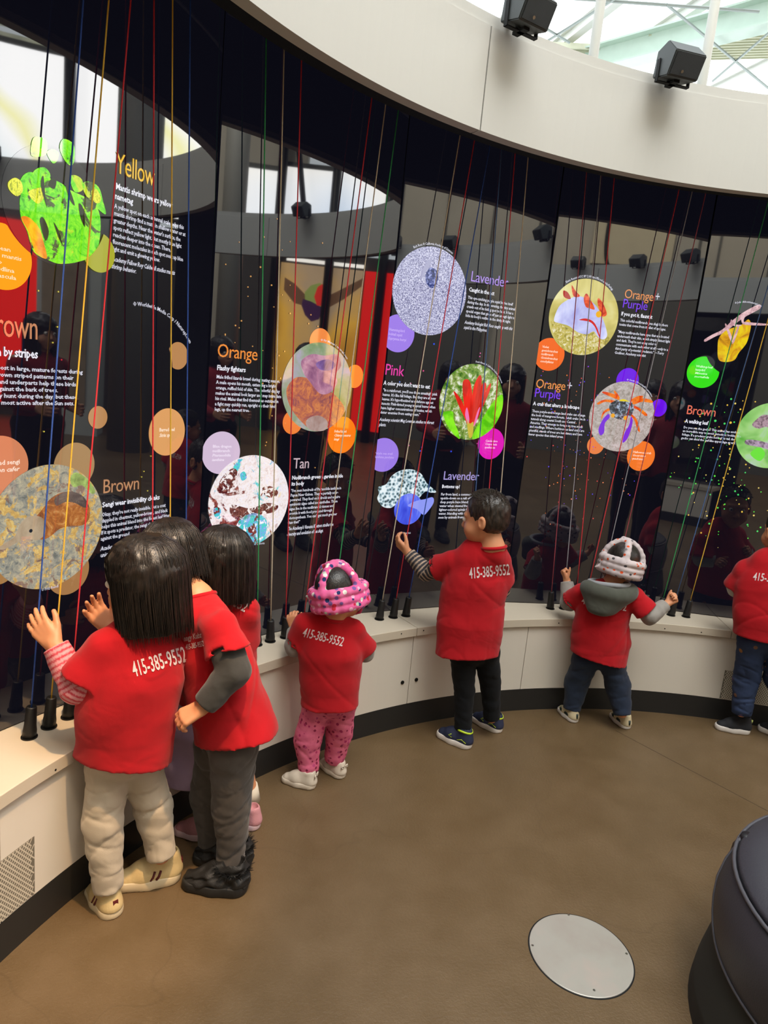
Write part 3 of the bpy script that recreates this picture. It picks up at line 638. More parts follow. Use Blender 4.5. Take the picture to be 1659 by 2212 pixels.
P1.text('name_text', ['-eared sengi', '~edyon cafer'], (-28, 1006), (-28, 1022), (42, 1014), gl('#ffe4d0'), 4, bold=0.015)
M_GRD = glow_layers('leaf_litter', [([(0.3, '#55564e'), (0.42, '#86867e'), (0.55, '#aca48e'), (0.7, '#cfc4a0')], 42, 0, 0), ([(0.3, '#a87e44'), (0.5, '#d0aa62'), (0.7, '#ecd48c')], 50, 26, 0.51), ([(0.3, '#6a5648'), (0.6, '#94796a')], 50, 20, 0.58), ([(0.3, '#6c94a0'), (0.6, '#a8c4c4')], 50, 16, 0.62)], 1.0, 3.0)
sd = P1.disc('photo_disc', *sg, M_GRD, 3)
M_FUR = glow_tex('sengi_fur', [(0.3, '#5d4436'), (0.42, '#8a5232'), (0.55, '#b26b34'), (0.68, '#d09a5e')], 26, 8, 0.75, 1.5)
P1.poly('body', [(90, 1100), (110, 1075), (140, 1062), (170, 1068), (190, 1090), (192, 1118), (178, 1134), (150, 1136), (128, 1142), (108, 1158), (92, 1165), (74, 1160), (60, 1138)], M_FUR, 4, sd)
P1.poly('back', [(118, 1074), (146, 1061), (176, 1070), (190, 1092), (180, 1096), (160, 1086), (140, 1084), (120, 1092)], glow_tex('sengi_back', [(0.3, '#3a3436'), (0.7, '#6d5a52')], 14), 5, sd)
P1.poly('head', [(30, 1158), (44, 1128), (66, 1114), (92, 1120), (96, 1150), (80, 1166), (56, 1164), (34, 1172), (8, 1186), (-6, 1184), (10, 1172)], glow_tex('sengi_head', [(0.3, '#8d7358'), (0.7, '#c2ae92')], 10), 6, sd)
P1.disc('eye', (65, 1142), (64, 1150), gl('#20242c'), 7, parent=sd)
P1.poly('grass', [(150, 1035), (162, 1020), (188, 1035), (204, 1060), (196, 1066), (176, 1048), (158, 1052)], glow_tex('grass_green', [(0.3, '#6a7a44'), (0.6, '#a8c46a')], 40), 5, sd)
P1.text('heading_text', ['Brown'], (220, 1066), (220, 1066), (299, 1060), gl('#b88560'), 3, cap=0.06)
P1.text('subheading_text', ['Sengi wear invisibility cloaks'], (220, 1096), (220, 1096), (344, 1079), SUB, 3, cap=0.022, bold=0.02)
P1.text('body_text', ["Okay, they're not really invisible. But a coat", 'dappled in chestnut, yellow-brown, and black', 'helps this animal blend into the forest leaf litter.', 'If it spots a predator, the sengi slaps its tail', 'against the ground.'], (219, 1116), (217, 1168), (367, 1125), TXT, 3, bold=0.012)
P1.text('credit_text', ['~Academy Fellow Galen Rathbun discovered this', '~unique mammal.'], (216, 1190), (216, 1204), (370, 1164), TXT, 3, bold=0.015)
P1.text('photo_credit', ['© Fritz Reindl'], (89, 1277), (89, 1277), (125, 1266), TXT, 3, cap=0.012)
R_ = random.Random(4)
P1.dots('light_dots', [(u, v, 0.0022, gl('#d8c850')) for u, v in [(125, 630), (123, 706), (113, 740), (94, 932), (82, 628), (310, 1018), (325, 985), (305, 1030), (318, 1060)]] + [(132, 777, 0.002, gl('#e03040'))])

# ---- panel 2: frilled lizard, nudibranch
P2 = Panel(SEAMS[2], SEAMS[3], 'tall black display headed Orange and Tan with lizard and nudibranch discs')
lz = ((694, 740), (680, 932))
P2.disc('colour_disc', (693, 709), (690, 768), gl('#f08a45'), 1)
P2.disc('colour_disc', (768, 788), (764, 838), gl('#f08a35'), 1)
P2.disc('colour_disc', (634, 886), (630, 938), gl('#ee7f38'), 1)
M_LZBG = glow_tex('lizard_background', [(0.3, '#6d8f58'), (0.5, '#9aa58e'), (0.7, '#b8a8cc')], 7, 4)
ld_ = P2.disc('photo_disc', *lz, M_LZBG, 2)
P2.poly('frill', [(622, 832), (640, 815), (668, 818), (700, 836), (730, 860), (744, 886), (728, 912), (700, 926), (672, 928), (645, 905), (626, 878), (618, 850)], glow_tex('lizard_frill', [(0.28, '#3a2444'), (0.40, '#8a5058'), (0.5, '#b86a50'), (0.62, '#d88850'), (0.74, '#c08a90')], 24, 8, 0.75, 1.2), 3, ld_)
P2.poly('head', [(650, 780), (672, 765), (700, 768), (728, 766), (736, 790), (724, 808), (728, 826), (712, 848), (690, 850), (668, 824), (655, 806)], glow_tex('lizard_head', [(0.3, '#7b4a72'), (0.5, '#b07a96'), (0.7, '#d8a8b8')], 15, 5), 4, ld_)
P2.poly('jaw', [(682, 784), (708, 776), (724, 788), (712, 800), (690, 798)], glow_tex('lizard_jaw', [(0.3, '#5d3f78'), (0.7, '#9a78b8')], 30), 5, ld_)
P2.poly('belly', [(660, 910), (672, 900), (690, 898), (706, 910), (702, 928), (680, 931), (664, 924)], glow_tex('lizard_belly', [(0.3, '#9a7a70'), (0.7, '#c4b4b0')], 14), 5, ld_)
P2.disc('name_disc', (740, 900), (736, 979), gl('#fb7c12'), 4, bite=lz)
P2.text('name_text', ['Frilled lizard', '~Chlamydosaurus', '~kingii'], (721, 934), (720, 951), (756, 943), gl('#ffe8c8'), 6, bold=0.015)
P2.arc_text('credit_text', '© Fir Mamat / naturepl.com', *lz, 92, 42, TXT, size=0.011, gap=0.006)
P2.text('heading_text', ['Orange'], (468, 770), (468, 770), (555, 780), gl('#ef8e3c'), 3, cap=0.062)
P2.text('subheading_text', ['Flashy fighters'], (468, 799), (468, 799), (530, 804), SUB, 3, cap=0.024, bold=0.02)
P2.text('body_text', ['Male frilled lizards brawl during mating season.', 'A male opens his mouth, extending a bright', 'orange, ruffled fold of skin. The colorful display', 'makes the animal look larger and may intimidate', 'his rival. Males that find themselves outsized in', 'a fight may quickly run, upright on their hind', 'legs, up the nearest tree.'], (467, 817), (463, 887), (607, 861), TXT, 3, bold=0.015)
nd = ((550, 983), (530, 1180))
P2.disc('name_disc', (481, 932), (475, 1024), gl('#d3bcd6'), 1, bite=((553, 984), (533, 1180)))
P2.text('name_text', ['Blue dragon', 'nudibranch', '~Pteraeolidia', '~ianthina'], (459, 967), (457, 996), (499, 972), gl('#efe2f2'), 4, bold=0.01)
M_NUD = glow_layers('nudibranch_photo', [([(0.3, '#b8a8b0'), (0.42, '#ead8d6'), (0.55, '#f8f2f4'), (0.7, '#d4c8ee')], 60, 0, 0), ([(0.3, '#f0a070'), (0.5, '#f8e8b0'), (0.65, '#e8c0c8')], 70, 14, 0.60), ([(0.3, '#3c1418'), (0.5, '#7a2c2a'), (0.7, '#d89080')], 50, 10, 0.57), ([(0.3, '#18a0a8'), (0.45, '#48e0d0'), (0.6, '#5a8ae0'), (0.7, '#e8fafa')], 55, 9, 0.58)], 1.0, 2.0)
nd_ = P2.disc('photo_disc', *nd, M_NUD, 3)
M_DKR = glow_layers('nudi_dark_red', [([(0.3, '#2a1016'), (0.5, '#5d2024'), (0.68, '#b87868')], 45, 0, 0), ([(0.3, '#e8d8d4'), (0.6, '#fbf4f4')], 60, 40, 0.52)], 1.0, 1.0)
M_TEAL = glow_layers('nudi_teal', [([(0.3, '#2a9aa8'), (0.45, '#38d8c8'), (0.55, '#6aa2e8'), (0.7, '#d8e8f8')], 50, 0, 0), ([(0.3, '#3c1418'), (0.6, '#8a3c34')], 50, 26, 0.56), ([(0.3, '#e8d8f4'), (0.6, '#ffffff')], 60, 34, 0.55)], 1.0, 4.0)
for pts in ([(468, 1055), (480, 1030), (500, 1012), (512, 1018), (506, 1040), (496, 1062), (476, 1066)], [(500, 1090), (540, 1098), (575, 1086), (600, 1092), (590, 1106), (560, 1112), (520, 1124), (498, 1112)], [(566, 1054), (584, 1050), (600, 1062), (592, 1076), (572, 1070)]): P2.poly('reef_shadow', pts, M_DKR, 4, nd_)
for pts in ([(520, 1120), (550, 1108), (575, 1124), (570, 1160), (545, 1178), (520, 1168), (508, 1144)], [(518, 1024), (528, 1018), (532, 1032), (522, 1038)], [(462, 1094), (476, 1100), (474, 1120), (462, 1114)]): P2.poly('reef_growth', pts, M_TEAL, 4, nd_)
P2.text('credit_text', ['Terry Gosliner © California'], (520, 1181), (520, 1181), (571, 1169), TXT, 4, cap=0.013)
P2.text('heading_text', ['Tan'], (632, 1012), (632, 1012), (666, 1015), gl('#c9b2bc'), 3, cap=0.058)
P2.text('subheading_text', ['Nudibranch grows a garden inside', 'its body'], (630, 1036), (629, 1049), (740, 1032), SUB, 3, bold=0.02)
P2.text('body_text', ["\"I've seen hundreds of Pteraeolidia ianthina in", "Papua New Guinea. They're partially solar-", 'powered. They feed on hydroids and acquire', 'symbiotic algae called zooxanthellae. These', "algae live in the nudibranch's tissues and", 'provide it with food produced through', "photosynthesis. You can't get much greener", 'than that!"'], (628, 1063), (621, 1132), (736, 1058), TXT, 3, bold=0.012)
P2.text('credit_text', ["~The Academy's Vanessa Knutson studies the", '~diversity and evolution of sea slugs.'], (620, 1146), (619, 1158), (719, 1140), TXT, 3, bold=0.015)
dd = [(598, 473), (516, 523), (570, 512), (626, 522), (609, 540), (487, 571), (562, 577), (586, 616), (541, 597), (535, 640), (535, 620), (591, 663), (609, 637), (626, 616), (625, 649), (626, 677), (602, 768), (521, 693), (508, 703), (486, 724), (516, 708), (696, 525), (671, 680), (666, 699), (686, 705), (507, 740), (486, 722), (575, 955), (573, 962), (616, 914), (545, 748), (567, 757), (598, 760), (614, 759), (680, 1010), (588, 795), (605, 817), (587, 898), (567, 828)]
P2.dots('light_dots', [(u, v, R_.uniform(0.0016, 0.0032), gl('#e0a45c')) for u, v in dd])

# ---- panel 3: squid, candelabro, sea snail
P3 = Panel(SEAMS[3], SEAMS[4], 'tall black display headed Lavender and Pink with squid and red leaf discs')
sq = ((936, 533), (922, 724))
M_SPK = glow_tex('squid_sand', [(0.34, '#2c2c50'), (0.44, '#7f7fa8'), (0.54, '#c4c4e6'), (0.62, '#eeeefa')], 210, 3, 0.8, 0.0)
s3 = P3.disc('photo_disc', *sq, M_SPK, 3)
P3.poly('squid', [(920, 590), (930, 578), (944, 586), (946, 602), (940, 618), (930, 622), (920, 610)], glow_tex('squid_blue', [(0.35, '#10184a'), (0.5, '#2c3c86'), (0.65, '#a8b0e8')], 90, 4), 4, s3)
P3.poly('tentacle', [(908, 592), (918, 572), (932, 556), (930, 570), (918, 590), (908, 606)], gl('#a8a8c8'), 4, s3)
P3.disc('name_disc', (862, 679), (858, 761), gl('#9d7be8'), 1, bite=sq)
P3.text('name_text', ['Humming-bird', 'bobtail squid', '~Euprymna berryi'], (840, 714), (838, 733), (879, 719), gl('#c8aef4'), 4, bold=0.012)
P3.arc_text('credit_text', 'Rich Ross © California Academy of Sciences', *sq, 122, 62, TXT, size=0.014, gap=0.006)
P3.text('heading_text', ['Lavender'], (1015, 607), (1015, 607), (1096, 622), gl('#a888e0'), 3, cap=0.06)
P3.text('subheading_text', ['Caught in the act'], (1012, 629), (1012, 629), (1067, 638), SUB, 3, cap=0.024, bold=0.02)
P3.text('body_text', ['This eye-catching purple squid buries itself', 'during the day. In the evening, the tiny animal', 'crawls out of its hiding spot to hunt. It has a', 'special organ that gives off just enough light to', "hide its body's outline in the dimly lit night."], (1010, 645), (1005, 684), (1114, 672), TXT, 3, bold=0.015)
P3.text('credit_text', ['~Academy biologist Rich Ross caught up with this', '~squid in the Philippines.'], (1003, 699), (1001, 710), (1106, 715), TXT, 3, bold=0.015)
P3.text('heading_text', ['Pink'], (830, 809), (830, 809), (872, 812), gl('#ea3ca8'), 3, cap=0.064)
P3.text('subheading_text', ["A color you don't want to eat"], (828, 831), (828, 831), (928, 840), SUB, 3, cap=0.025, bold=0.02)
P3.text('body_text', ["\"In a rainforest, you'll see these amazingly pink", "leaves. It's like fall foliage. But they are all new", "leaves. It's hypothesized as a defense against", 'insects: Pink-tinted young tropical leaves often', 'have higher concentrations of toxins, which', 'deter enemies from eating them."'], (827, 845), (821, 893), (944, 856), TXT, 3, bold=0.015)
P3.text('credit_text', ['~Academy scientist Meg Lowman studies rainforest', '~plants.'], (819, 909), (818, 920), (937, 917), TXT, 3, bold=0.015)
lf = ((1026, 786), (1012, 950))
l3 = P3.disc('photo_disc', *lf, glow_tex('forest_bokeh', [(0.3, '#1f3a14'), (0.42, '#4f8028'), (0.52, '#8aa44e'), (0.6, '#d4dcc0'), (0.7, '#f0f4f0')], 34, 5, 0.7, 0.3), 2)
M_LF = glow_tex('bright_leaf', [(0.4, '#4fc010'), (0.6, '#8af028')], 14, 3)
P3.poly('leaf', [(957, 893), (968, 888), (978, 890), (980, 908), (990, 934), (992, 948), (978, 936), (964, 916)], M_LF, 3, l3)
P3.poly('leaf', [(1084, 852), (1085, 880), (1076, 905), (1060, 928), (1040, 942), (1020, 948), (1026, 928), (1044, 900), (1062, 872)], M_LF, 3, l3)
M_REDL = glow_tex('red_leaf', [(0.3, '#b01810'), (0.6, '#ee2a1c')], 24, 3, stretch=(1, 1, .3))
for pts in ([(979, 845), (990, 855), (1000, 872), (1008, 900), (1012, 926), (1004, 905), (990, 875)], [(999, 826), (1008, 819), (1016, 828), (1020, 860), (1020, 900), (1016, 925), (1006, 900), (1000, 860)], [(1020, 850), (1026, 826), (1036, 810), (1040, 822), (1036, 860), (1028, 900), (1020, 925), (1018, 890)], [(1032, 870), (1038, 836), (1046, 826), (1050, 836), (1042, 870), (1030, 905)], [(1042, 864), (1052, 838), (1060, 828), (1056, 848), (1042, 880), (1030, 908)]): P3.poly('red_leaf', pts, M_REDL, 4, l3)
P3.poly('stem', [(1008, 905), (1014, 915), (1022, 912), (1020, 940), (1012, 944)], gl('#c8b43c'), 5, l3)
for pts in ([(1008, 880), (1013, 905), (1010, 916), (1004, 896)], [(1030, 890), (1036, 880), (1028, 912), (1022, 920)]): P3.poly('pink_base', pts, gl('#f07ab8'), 5, l3)
P3.disc('name_disc', (1064, 925), (1057, 992), gl('#e020b8'), 1, bite=lf)
P3.text('name_text', ['Candelabro', '~Cespedesia', '~spathulata'], (1048, 954), (1046, 968), (1074, 956), gl('#ffd0f0'), 4, bold=0.015)
P3.arc_text('credit_text', 'Frank Almeda © California Academy of Sciences', *lf, 92, 33, TXT, size=0.011, gap=0.006)
sn = ((830, 946), (826, 1019))
P3.disc('name_disc', *sn, gl('#9b7be6'), 1, bite=((882, 1004), (872, 1100)))
P3.text('name_text', ['Purple sea snail', '~Janthina janthina'], (808, 981), (808, 989), (850, 983), gl('#bfa4f0'), 4, bold=0.012)
M_BUB = glow_tex('bubble_raft', [(0.0, '#16262a'), (0.25, '#3f5a62'), (0.45, '#9ab8c4'), (0.7, '#e8f4f8')], 75, kind='voronoi', dist=0.35)
raft = P3.poly('snail_body', [(817, 1052), (834, 1046), (846, 1028), (866, 1016), (890, 1014), (910, 1024), (922, 1044), (942, 1062), (930, 1064), (918, 1062), (900, 1080), (880, 1084), (858, 1088), (844, 1097), (826, 1094), (815, 1078), (818, 1066)], M_BUB, 2)
P3.disc('shell', (884, 1066), (880, 1133), glow_tex('snail_shell', [(0.3, '#2a38c8'), (0.5, '#5068f0'), (0.7, '#a8b4ff')], 6, 3, stretch=(3, 3, .6)), 3)
P3.poly('shell_lip', [(880, 1092), (898, 1082), (918, 1078), (934, 1074), (936, 1086), (924, 1104), (914, 1112), (900, 1100)], gl('#8f9af4'), 4)
P3.text('credit_text', ['© Denis Riek'], (866, 1153), (866, 1153), (887, 1151), TXT, 3, cap=0.011)
P3.text('heading_text', ['Lavender'], (956, 1036), (956, 1036), (1033, 1040), gl('#a79ad8'), 3, cap=0.056)
P3.text('subheading_text', ['Bottoms up!'], (954, 1054), (954, 1054), (992, 1057), SUB, 3, cap=0.022, bold=0.02)
P3.text('body_text', ['Far from land, a common purple snail hangs', 'upside-down on a raft of bubbles. The', 'deep purple base blends with the deep', 'water when viewed from above. The', 'lighter-colored spirals face up in the', 'water, blending with the bright sky when', 'seen by animals from below.'], (952, 1070), (946, 1120), (1062, 1076), TXT, 3, bold=0.015)
P3.dots('light_dots', [(937, 743, 0.004, gl('#3058f0')), (914, 801, 0.0035, gl('#e85090')), (1037, 763, 0.003, gl('#e868b0')), (1036, 770, 0.003, gl('#e868b0')), (863, 825, 0.003, gl('#7090f0')), (887, 828, 0.002, gl('#e85090')), (883, 962, 0.003, gl('#d850a0')), (907, 974, 0.0035, gl('#3050e8')), (910, 966, 0.002, gl('#3050e8')), (974, 975, 0.004, gl('#3050e8')), (1030, 958, 0.003, gl('#b04888'))])

# ---- panel 4: two orange + purple animals
P4 = Panel(SEAMS[4], SEAMS[5], 'tall black display headed Orange and Purple with nudibranch and crab discs')
na = ((1266, 602), (1256, 767))
n4 = P4.disc('photo_disc', *na, glow_tex('gold_bokeh', [(0.35, '#b4a850'), (0.55, '#d8cc7a'), (0.7, '#e8e4a8')], 5, 3), 3)
P4.poly('seabed', [(1189, 700), (1200, 695), (1230, 712), (1256, 722), (1290, 716), (1316, 730), (1300, 752), (1270, 765), (1240, 764), (1208, 746)], glow_tex('seabed_grass', [(0.3, '#6e6a3a'), (0.5, '#c8b850'), (0.65, '#f0ead0')], 60, 6, 0.7, 1.0), 4, n4)
P4.poly('body', [(1196, 692), (1206, 664), (1222, 650), (1246, 640), (1268, 646), (1288, 662), (1302, 690), (1311, 722), (1304, 733), (1292, 729), (1282, 716), (1268, 722), (1248, 718), (1228, 704), (1208, 698)], glow_tex('nudi_lilac', [(0.35, '#a8a8e4'), (0.55, '#c8ccf8'), (0.7, '#e4e6ff')], 8, 3), 5, n4)
P4.poly('red_edge', [(1250, 691), (1264, 688), (1280, 694), (1290, 710), (1296, 732), (1291, 722), (1284, 706), (1274, 696), (1262, 693)], gl('#d01818'), 6, n4)
for pts in ([(1264, 662), (1260, 645), (1266, 634), (1274, 646), (1284, 668), (1272, 666)], [(1296, 676), (1290, 655), (1292, 644), (1302, 656), (1310, 678), (1302, 684)], [(1218, 642), (1216, 628), (1226, 632), (1232, 646)], [(1238, 640), (1234, 616), (1242, 628), (1252, 640)]): P4.poly('horn', pts, glow_tex('horn_red', [(0.4, '#b81a10'), (0.6, '#f06030')], 40) if pts[0][0] != 1218 else gl('#b02a20'), 7, n4)
P4.disc('spot', (1293, 672), (1292, 686), gl('#f0b018'), 8, parent=n4)
P4.arc_text('credit_text', 'Elwin Reunion/CC BY 2.0/https://flic.vol.com/p/Faxhgp', *na, 128, 48, TXT, size=0.014, gap=0.006)
P4.disc('name_disc', (1189, 730), (1184, 801), gl('#f3681c'), 1, bite=na)
P4.text('name_text', ['Violet', 'goniobranchus', 'nudibranch', '~Goniobranchus', '~conchyliatus'], (1171, 751), (1166, 782), (1207, 762), gl('#ffe0c8'), 4, bold=0.015)
P4.text('heading_text', ['Orange'], (1347, 643), (1347, 643), (1410, 650), gl('#e08a48'), 3, cap=0.056)
P4.text('heading_text', ['+'], (1413, 650), (1413, 650), (1423, 650), gl('#c8c8d8'), 3, cap=0.06)
P4.text('heading_text', ['Purple'], (1343, 664), (1343, 664), (1397, 671), gl('#7a3ce8'), 3, cap=0.056)
P4.text('subheading_text', ['If you got it, flaunt it'], (1341, 681), (1341, 681), (1408, 690), SUB, 3, cap=0.024, bold=0.02)
P4.text('body_text', ['This colorful nudibranch (sea slug) harbors', 'toxins that come from its diet of sponges.'], (1339, 694), (1337, 703), (1441, 711), TXT, 3, bold=0.015)
P4.text('body_text', ['"Many nudibranchs have eyes that are located', 'underneath their skin, which simply detect light', "and dark. They're not using color to", 'communicate with each other at all—only to a', 'third party of potential predators." —Terry', 'Gosliner, Academy scientist'], (1334, 719), (1327, 764), (1446, 744), TXT, 3, bold=0.015)
P4.text('heading_text', ['Orange'], (1156, 837), (1156, 837), (1220, 842), gl('#e8924c'), 3, cap=0.058)
P4.text('heading_text', ['+'], (1223, 842), (1223, 842), (1234, 842), gl('#d8d8e4'), 3, cap=0.06)
P4.text('heading_text', ['Purple'], (1153, 857), (1153, 857), (1209, 863), gl('#7a3cf0'), 3, cap=0.058)
P4.text('subheading_text', ['A crab that alters a landscape'], (1151, 875), (1151, 875), (1251, 885), SUB, 3, cap=0.024, bold=0.02)
P4.text('body_text', ['These purple-and-orange land crabs can change', 'the look of mangrove forests. Adult crabs live in', 'tunnels along coastal South and Central', 'America. They emerge to forage on tree seeds', 'and seedlings. Where herbivorous land crabs are', 'plentiful, stands of trees are less dense and have', 'fewer species than inland areas.'], (1149, 890), (1141, 940), (1266, 908), TXT, 3, bold=0.015)
cb = ((1348, 824), (1338, 975))
P4.disc('colour_disc', (1358, 795), (1353, 848), gl('#6c12e4'), 1); P4.disc('colour_disc', (1425, 862), (1421, 900), gl('#6a10e8'), 1); P4.disc('colour_disc', (1288, 942), (1285, 981), gl('#e88044'), 1)
c4 = P4.disc('photo_disc', *cb, glow_tex('crab_sand', [(0.3, '#7a7062'), (0.5, '#b4aaa4'), (0.7, '#d8d0d2')], 45, 8, 0.75, 1.0), 3)
M_CLAW = glow_tex('crab_orange', [(0.4, '#d83a10'), (0.6, '#f88a20')], 30)
legs4 = [[(1332, 862), (1316, 856), (1300, 848), (1306, 846), (1322, 850), (1336, 856)], [(1330, 872), (1308, 868), (1292, 874), (1290, 870), (1306, 863), (1330, 866)], [(1334, 864), (1326, 848), (1328, 844), (1338, 858)], [(1318, 886), (1306, 892), (1298, 906), (1302, 890), (1314, 882)], [(1366, 868), (1384, 860), (1406, 864), (1408, 870), (1386, 868), (1368, 874)], [(1362, 864), (1376, 856), (1388, 855), (1386, 860), (1368, 868)], [(1370, 876), (1388, 886), (1398, 896), (1392, 898), (1378, 886), (1366, 880)], [(1366, 896), (1376, 908), (1382, 932), (1376, 928), (1370, 908), (1362, 898)]]
for pts in legs4: P4.poly('leg', pts, M_CLAW, 4, c4)
P4.poly('shell', [(1315, 880), (1320, 870), (1334, 864), (1352, 864), (1366, 872), (1368, 886), (1360, 900), (1342, 906), (1324, 900)], glow_tex('crab_shell', [(0.35, '#1c2026'), (0.5, '#4a5058'), (0.62, '#a8b8d0')], 60, 5), 5, c4)
P4.poly('shell_edge', [(1336, 866), (1346, 862), (1360, 868), (1352, 867)], gl('#e8d020'), 6, c4)
for pts in ([(1314, 894), (1306, 900), (1298, 912), (1292, 928), (1296, 940), (1304, 934), (1306, 914), (1316, 902)], [(1362, 900), (1358, 918), (1348, 936), (1344, 956), (1354, 948), (1362, 928), (1366, 908)]): P4.poly('claw', pts, gl('#7a30d8'), 6, c4)
for u, v in ((1323, 893), (1350, 898)): P4.disc('eye', (u, v), (u, v + 9), gl('#f0a828'), 7, parent=c4)
P4.disc('name_disc', (1387, 953), (1382, 1017), gl('#f3782a'), 1, bite=cb)
P4.text('name_text', ['Halloween crab', '~Gecarcinus', '~quadratus'], (1367, 978), (1364, 992), (1406, 982), gl('#ffe0c8'), 4, bold=0.015)
P4.arc_text('credit_text', '© Ondrej Prosicky/Dreamstime', *cb, 92, 38, TXT, size=0.011, gap=0.005)
C4 = [gl('#e87a38'), gl('#7a3cf0'), gl('#f08a60'), gl('#e04a4a'), gl('#5a4af0')]
it = []
for i in range(190):
    u = R_.gauss(1235, 62); v = R_.gauss(950, 95) + (u - 1235) * 0.15
    if 790 < v < 1140 and 1135 < u < 1385: it.append((u, v, R_.uniform(0.0013, 0.0034), R_.choice(C4)))
P4.dots('light_dots', it, 2.5)

# ---- panel 5: katydid, gecko
P5 = Panel(SEAMS[5], SEAMS[6], 'tall black display headed Brown with yellow leaf katydid, at the right edge')
M_TW = glow_tex('pink_twig', [(0.4, '#b88a92'), (0.6, '#e8c0c4')], 60)
P5.poly('twig', [(1522, 733), (1540, 722), (1560, 712), (1585, 690), (1610, 672), (1638, 658), (1643, 661), (1640, 668), (1614, 682), (1590, 698), (1566, 718), (1545, 727), (1524, 738)], M_TW, 1)
P5.poly('katydid_wing', [(1553, 730), (1568, 714), (1590, 706), (1604, 700), (1616, 690), (1622, 700), (1619, 720), (1612, 742), (1596, 762), (1586, 778), (1566, 782), (1552, 776), (1550, 752)], glow_tex('katydid_leaf', [(0.35, '#9a6a18'), (0.45, '#d89a20'), (0.6, '#ecd01c')], 14, 5, 0.6, 0.8), 2)
for pts in ([(1566, 702), (1570, 702), (1580, 726), (1582, 738), (1577, 734)], [(1593, 706), (1596, 708), (1586, 738), (1581, 740)], [(1602, 684), (1610, 680), (1606, 694), (1616, 696), (1660, 700), (1660, 703), (1612, 702), (1602, 696)], [(1580, 690), (1586, 700), (1602, 702), (1590, 706), (1578, 698)]): P5.poly('katydid_leg', pts, M_TW, 3)
P5.arc_text('credit_text', '© John Abbott/naturepl.com', (1604, 655), (1596, 800), 110, 66, TXT, size=0.012, gap=0.002)
P5.disc('name_disc', (1521, 770), (1516, 838), gl('#38e01c'), 1, bite=((1597, 676), (1590, 812)))
P5.text('name_text', ['Walking-leaf', 'katydid', '~Mimetica', '~mortuifolia'], (1503, 793), (1499, 815), (1539, 798), gl('#d8ffd0'), 4, bold=0.015)
P5.text('heading_text', ['Brown'], (1481, 894), (1481, 894), (1544, 901), gl('#e8745c'), 3, cap=0.062)
P5.text('subheading_text', ['A walking leaf'], (1479, 913), (1479, 913), (1529, 920), SUB, 3, cap=0.026, bold=0.02)
P5.text('body_text', ['Do you see the gecko? This animal has evolved', 'an incredible way to avoid detection: looking like', 'foliage. If a predator grabs hold of its tail, the', 'gecko can shed the leaf-like appendage at will.'], (1476, 925), (1471, 948), (1600, 948), TXT, 3, bold=0.015)
g5 = P5.disc('photo_disc', (1668, 870), (1660, 1011), glow_tex('gecko_green', [(0.35, '#58a83c'), (0.5, '#9cd07a'), (0.7, '#c4c4e0')], 6, 3), 3)
P5.poly('gecko', [(1624, 918), (1636, 904), (1650, 896), (1670, 900), (1690, 915), (1680, 930), (1655, 922), (1638, 926)], glow_tex('gecko_skin', [(0.35, '#5a4450'), (0.55, '#b092a0')], 70), 4, g5)
P5.poly('branch', [(1612, 950), (1640, 952), (1670, 962), (1690, 975), (1690, 985), (1650, 968), (1612, 960)], glow_tex('bark', [(0.35, '#4a3a48'), (0.6, '#b8a0b8')], 50), 4, g5)
P5.poly('leaf', [(1620, 980), (1640, 966), (1652, 980), (1640, 996)], gl('#6ae03a'), 5, g5)
C5 = [gl('#48d868'), gl('#58e048'), gl('#e8c048'), gl('#e8d070')]
it = [(1532, 1131, .005, C5[0]), (1645, 922, .005, C5[2]), (1545, 909, .006, C5[0]), (1565, 915, .005, C5[0]), (1578, 913, .006, C5[2]), (1536, 872, .005, C5[2]), (1571, 875, .004, C5[2])]
for i in range(170):
    u = R_.gauss(1570, 70); v = R_.gauss(1010, 80) + (u - 1570) * 0.1
    if 860 < v < 1210 and 1440 < u < 1700: it.append((u, v, R_.uniform(0.0016, 0.0048), R_.choice(C5)))
P5.dots('light_dots', it, 2.5)

# ---- displays on the far side of the pod, behind and right of the camera (they show mirrored in the two right-hand panels)
def far_panel(a0, a1, hue, head, label):
    p = Panel(a0, a1, label); rr = random.Random(int(a0))
    for k in range(3):
        x = rr.uniform(0.15, p.W - 0.2); z = 0.9 + 0.45 * k; r = rr.uniform(0.07, 0.11)
        p.flat('photo_disc', [(x + r * math.cos(2 * math.pi * i / 40), z + r * math.sin(2 * math.pi * i / 40)) for i in range(40)], M_NUD if k % 2 else M_LZBG, 2)
        p.flat('name_disc', [(x + r + 0.05 * math.cos(2 * math.pi * i / 32), z - r * .6 + 0.05 * math.sin(2 * math.pi * i / 32)) for i in range(32)], gl(hue), 1)
    return p
far_panel(-62, -79, '#f3782a', 'Orange', 'display panel with orange name discs, behind the camera on the right')
far_panel(-79, -96, '#9b7be6', 'Lavender', 'display panel with lavender name discs, behind the camera, middle of three')
far_panel(-96, -113, '#e8745c', 'Brown', 'display panel with salmon name discs, behind the camera, nearest it')
ledge2 = tag(empty('curved_ledge', pol(R_CAP, -88, 0)), 'second curved white ledge, under the displays behind the camera', 'counter')
for nm, o in (('ledge_top', MB().arc_box(R_CAP, R_GLASS + 0.05, -114, -61, Z_CAPB, Z_CAP, 1.5).build('ledge_top', M_TOP)), ('fp', MB().arc_box(R_CAP + 0.012, R_CAP + 0.03, -114, -61, Z_KICK, Z_CAPB - 0.004, 1.5).build('front_panel', M_WHITE)), ('k', MB().arc_box(R_KICK, R_KICK + 0.02, -114, -61, 0, Z_KICK - .002, 1.5).build('kick_plate', M_KICK))): child_world(o, ledge2)
tag(MB().arc_box(2.80, 2.85, -116, -59, 0.0, Z_RT, 2).build('wall_recess_back', M_SOFF), kind='structure')

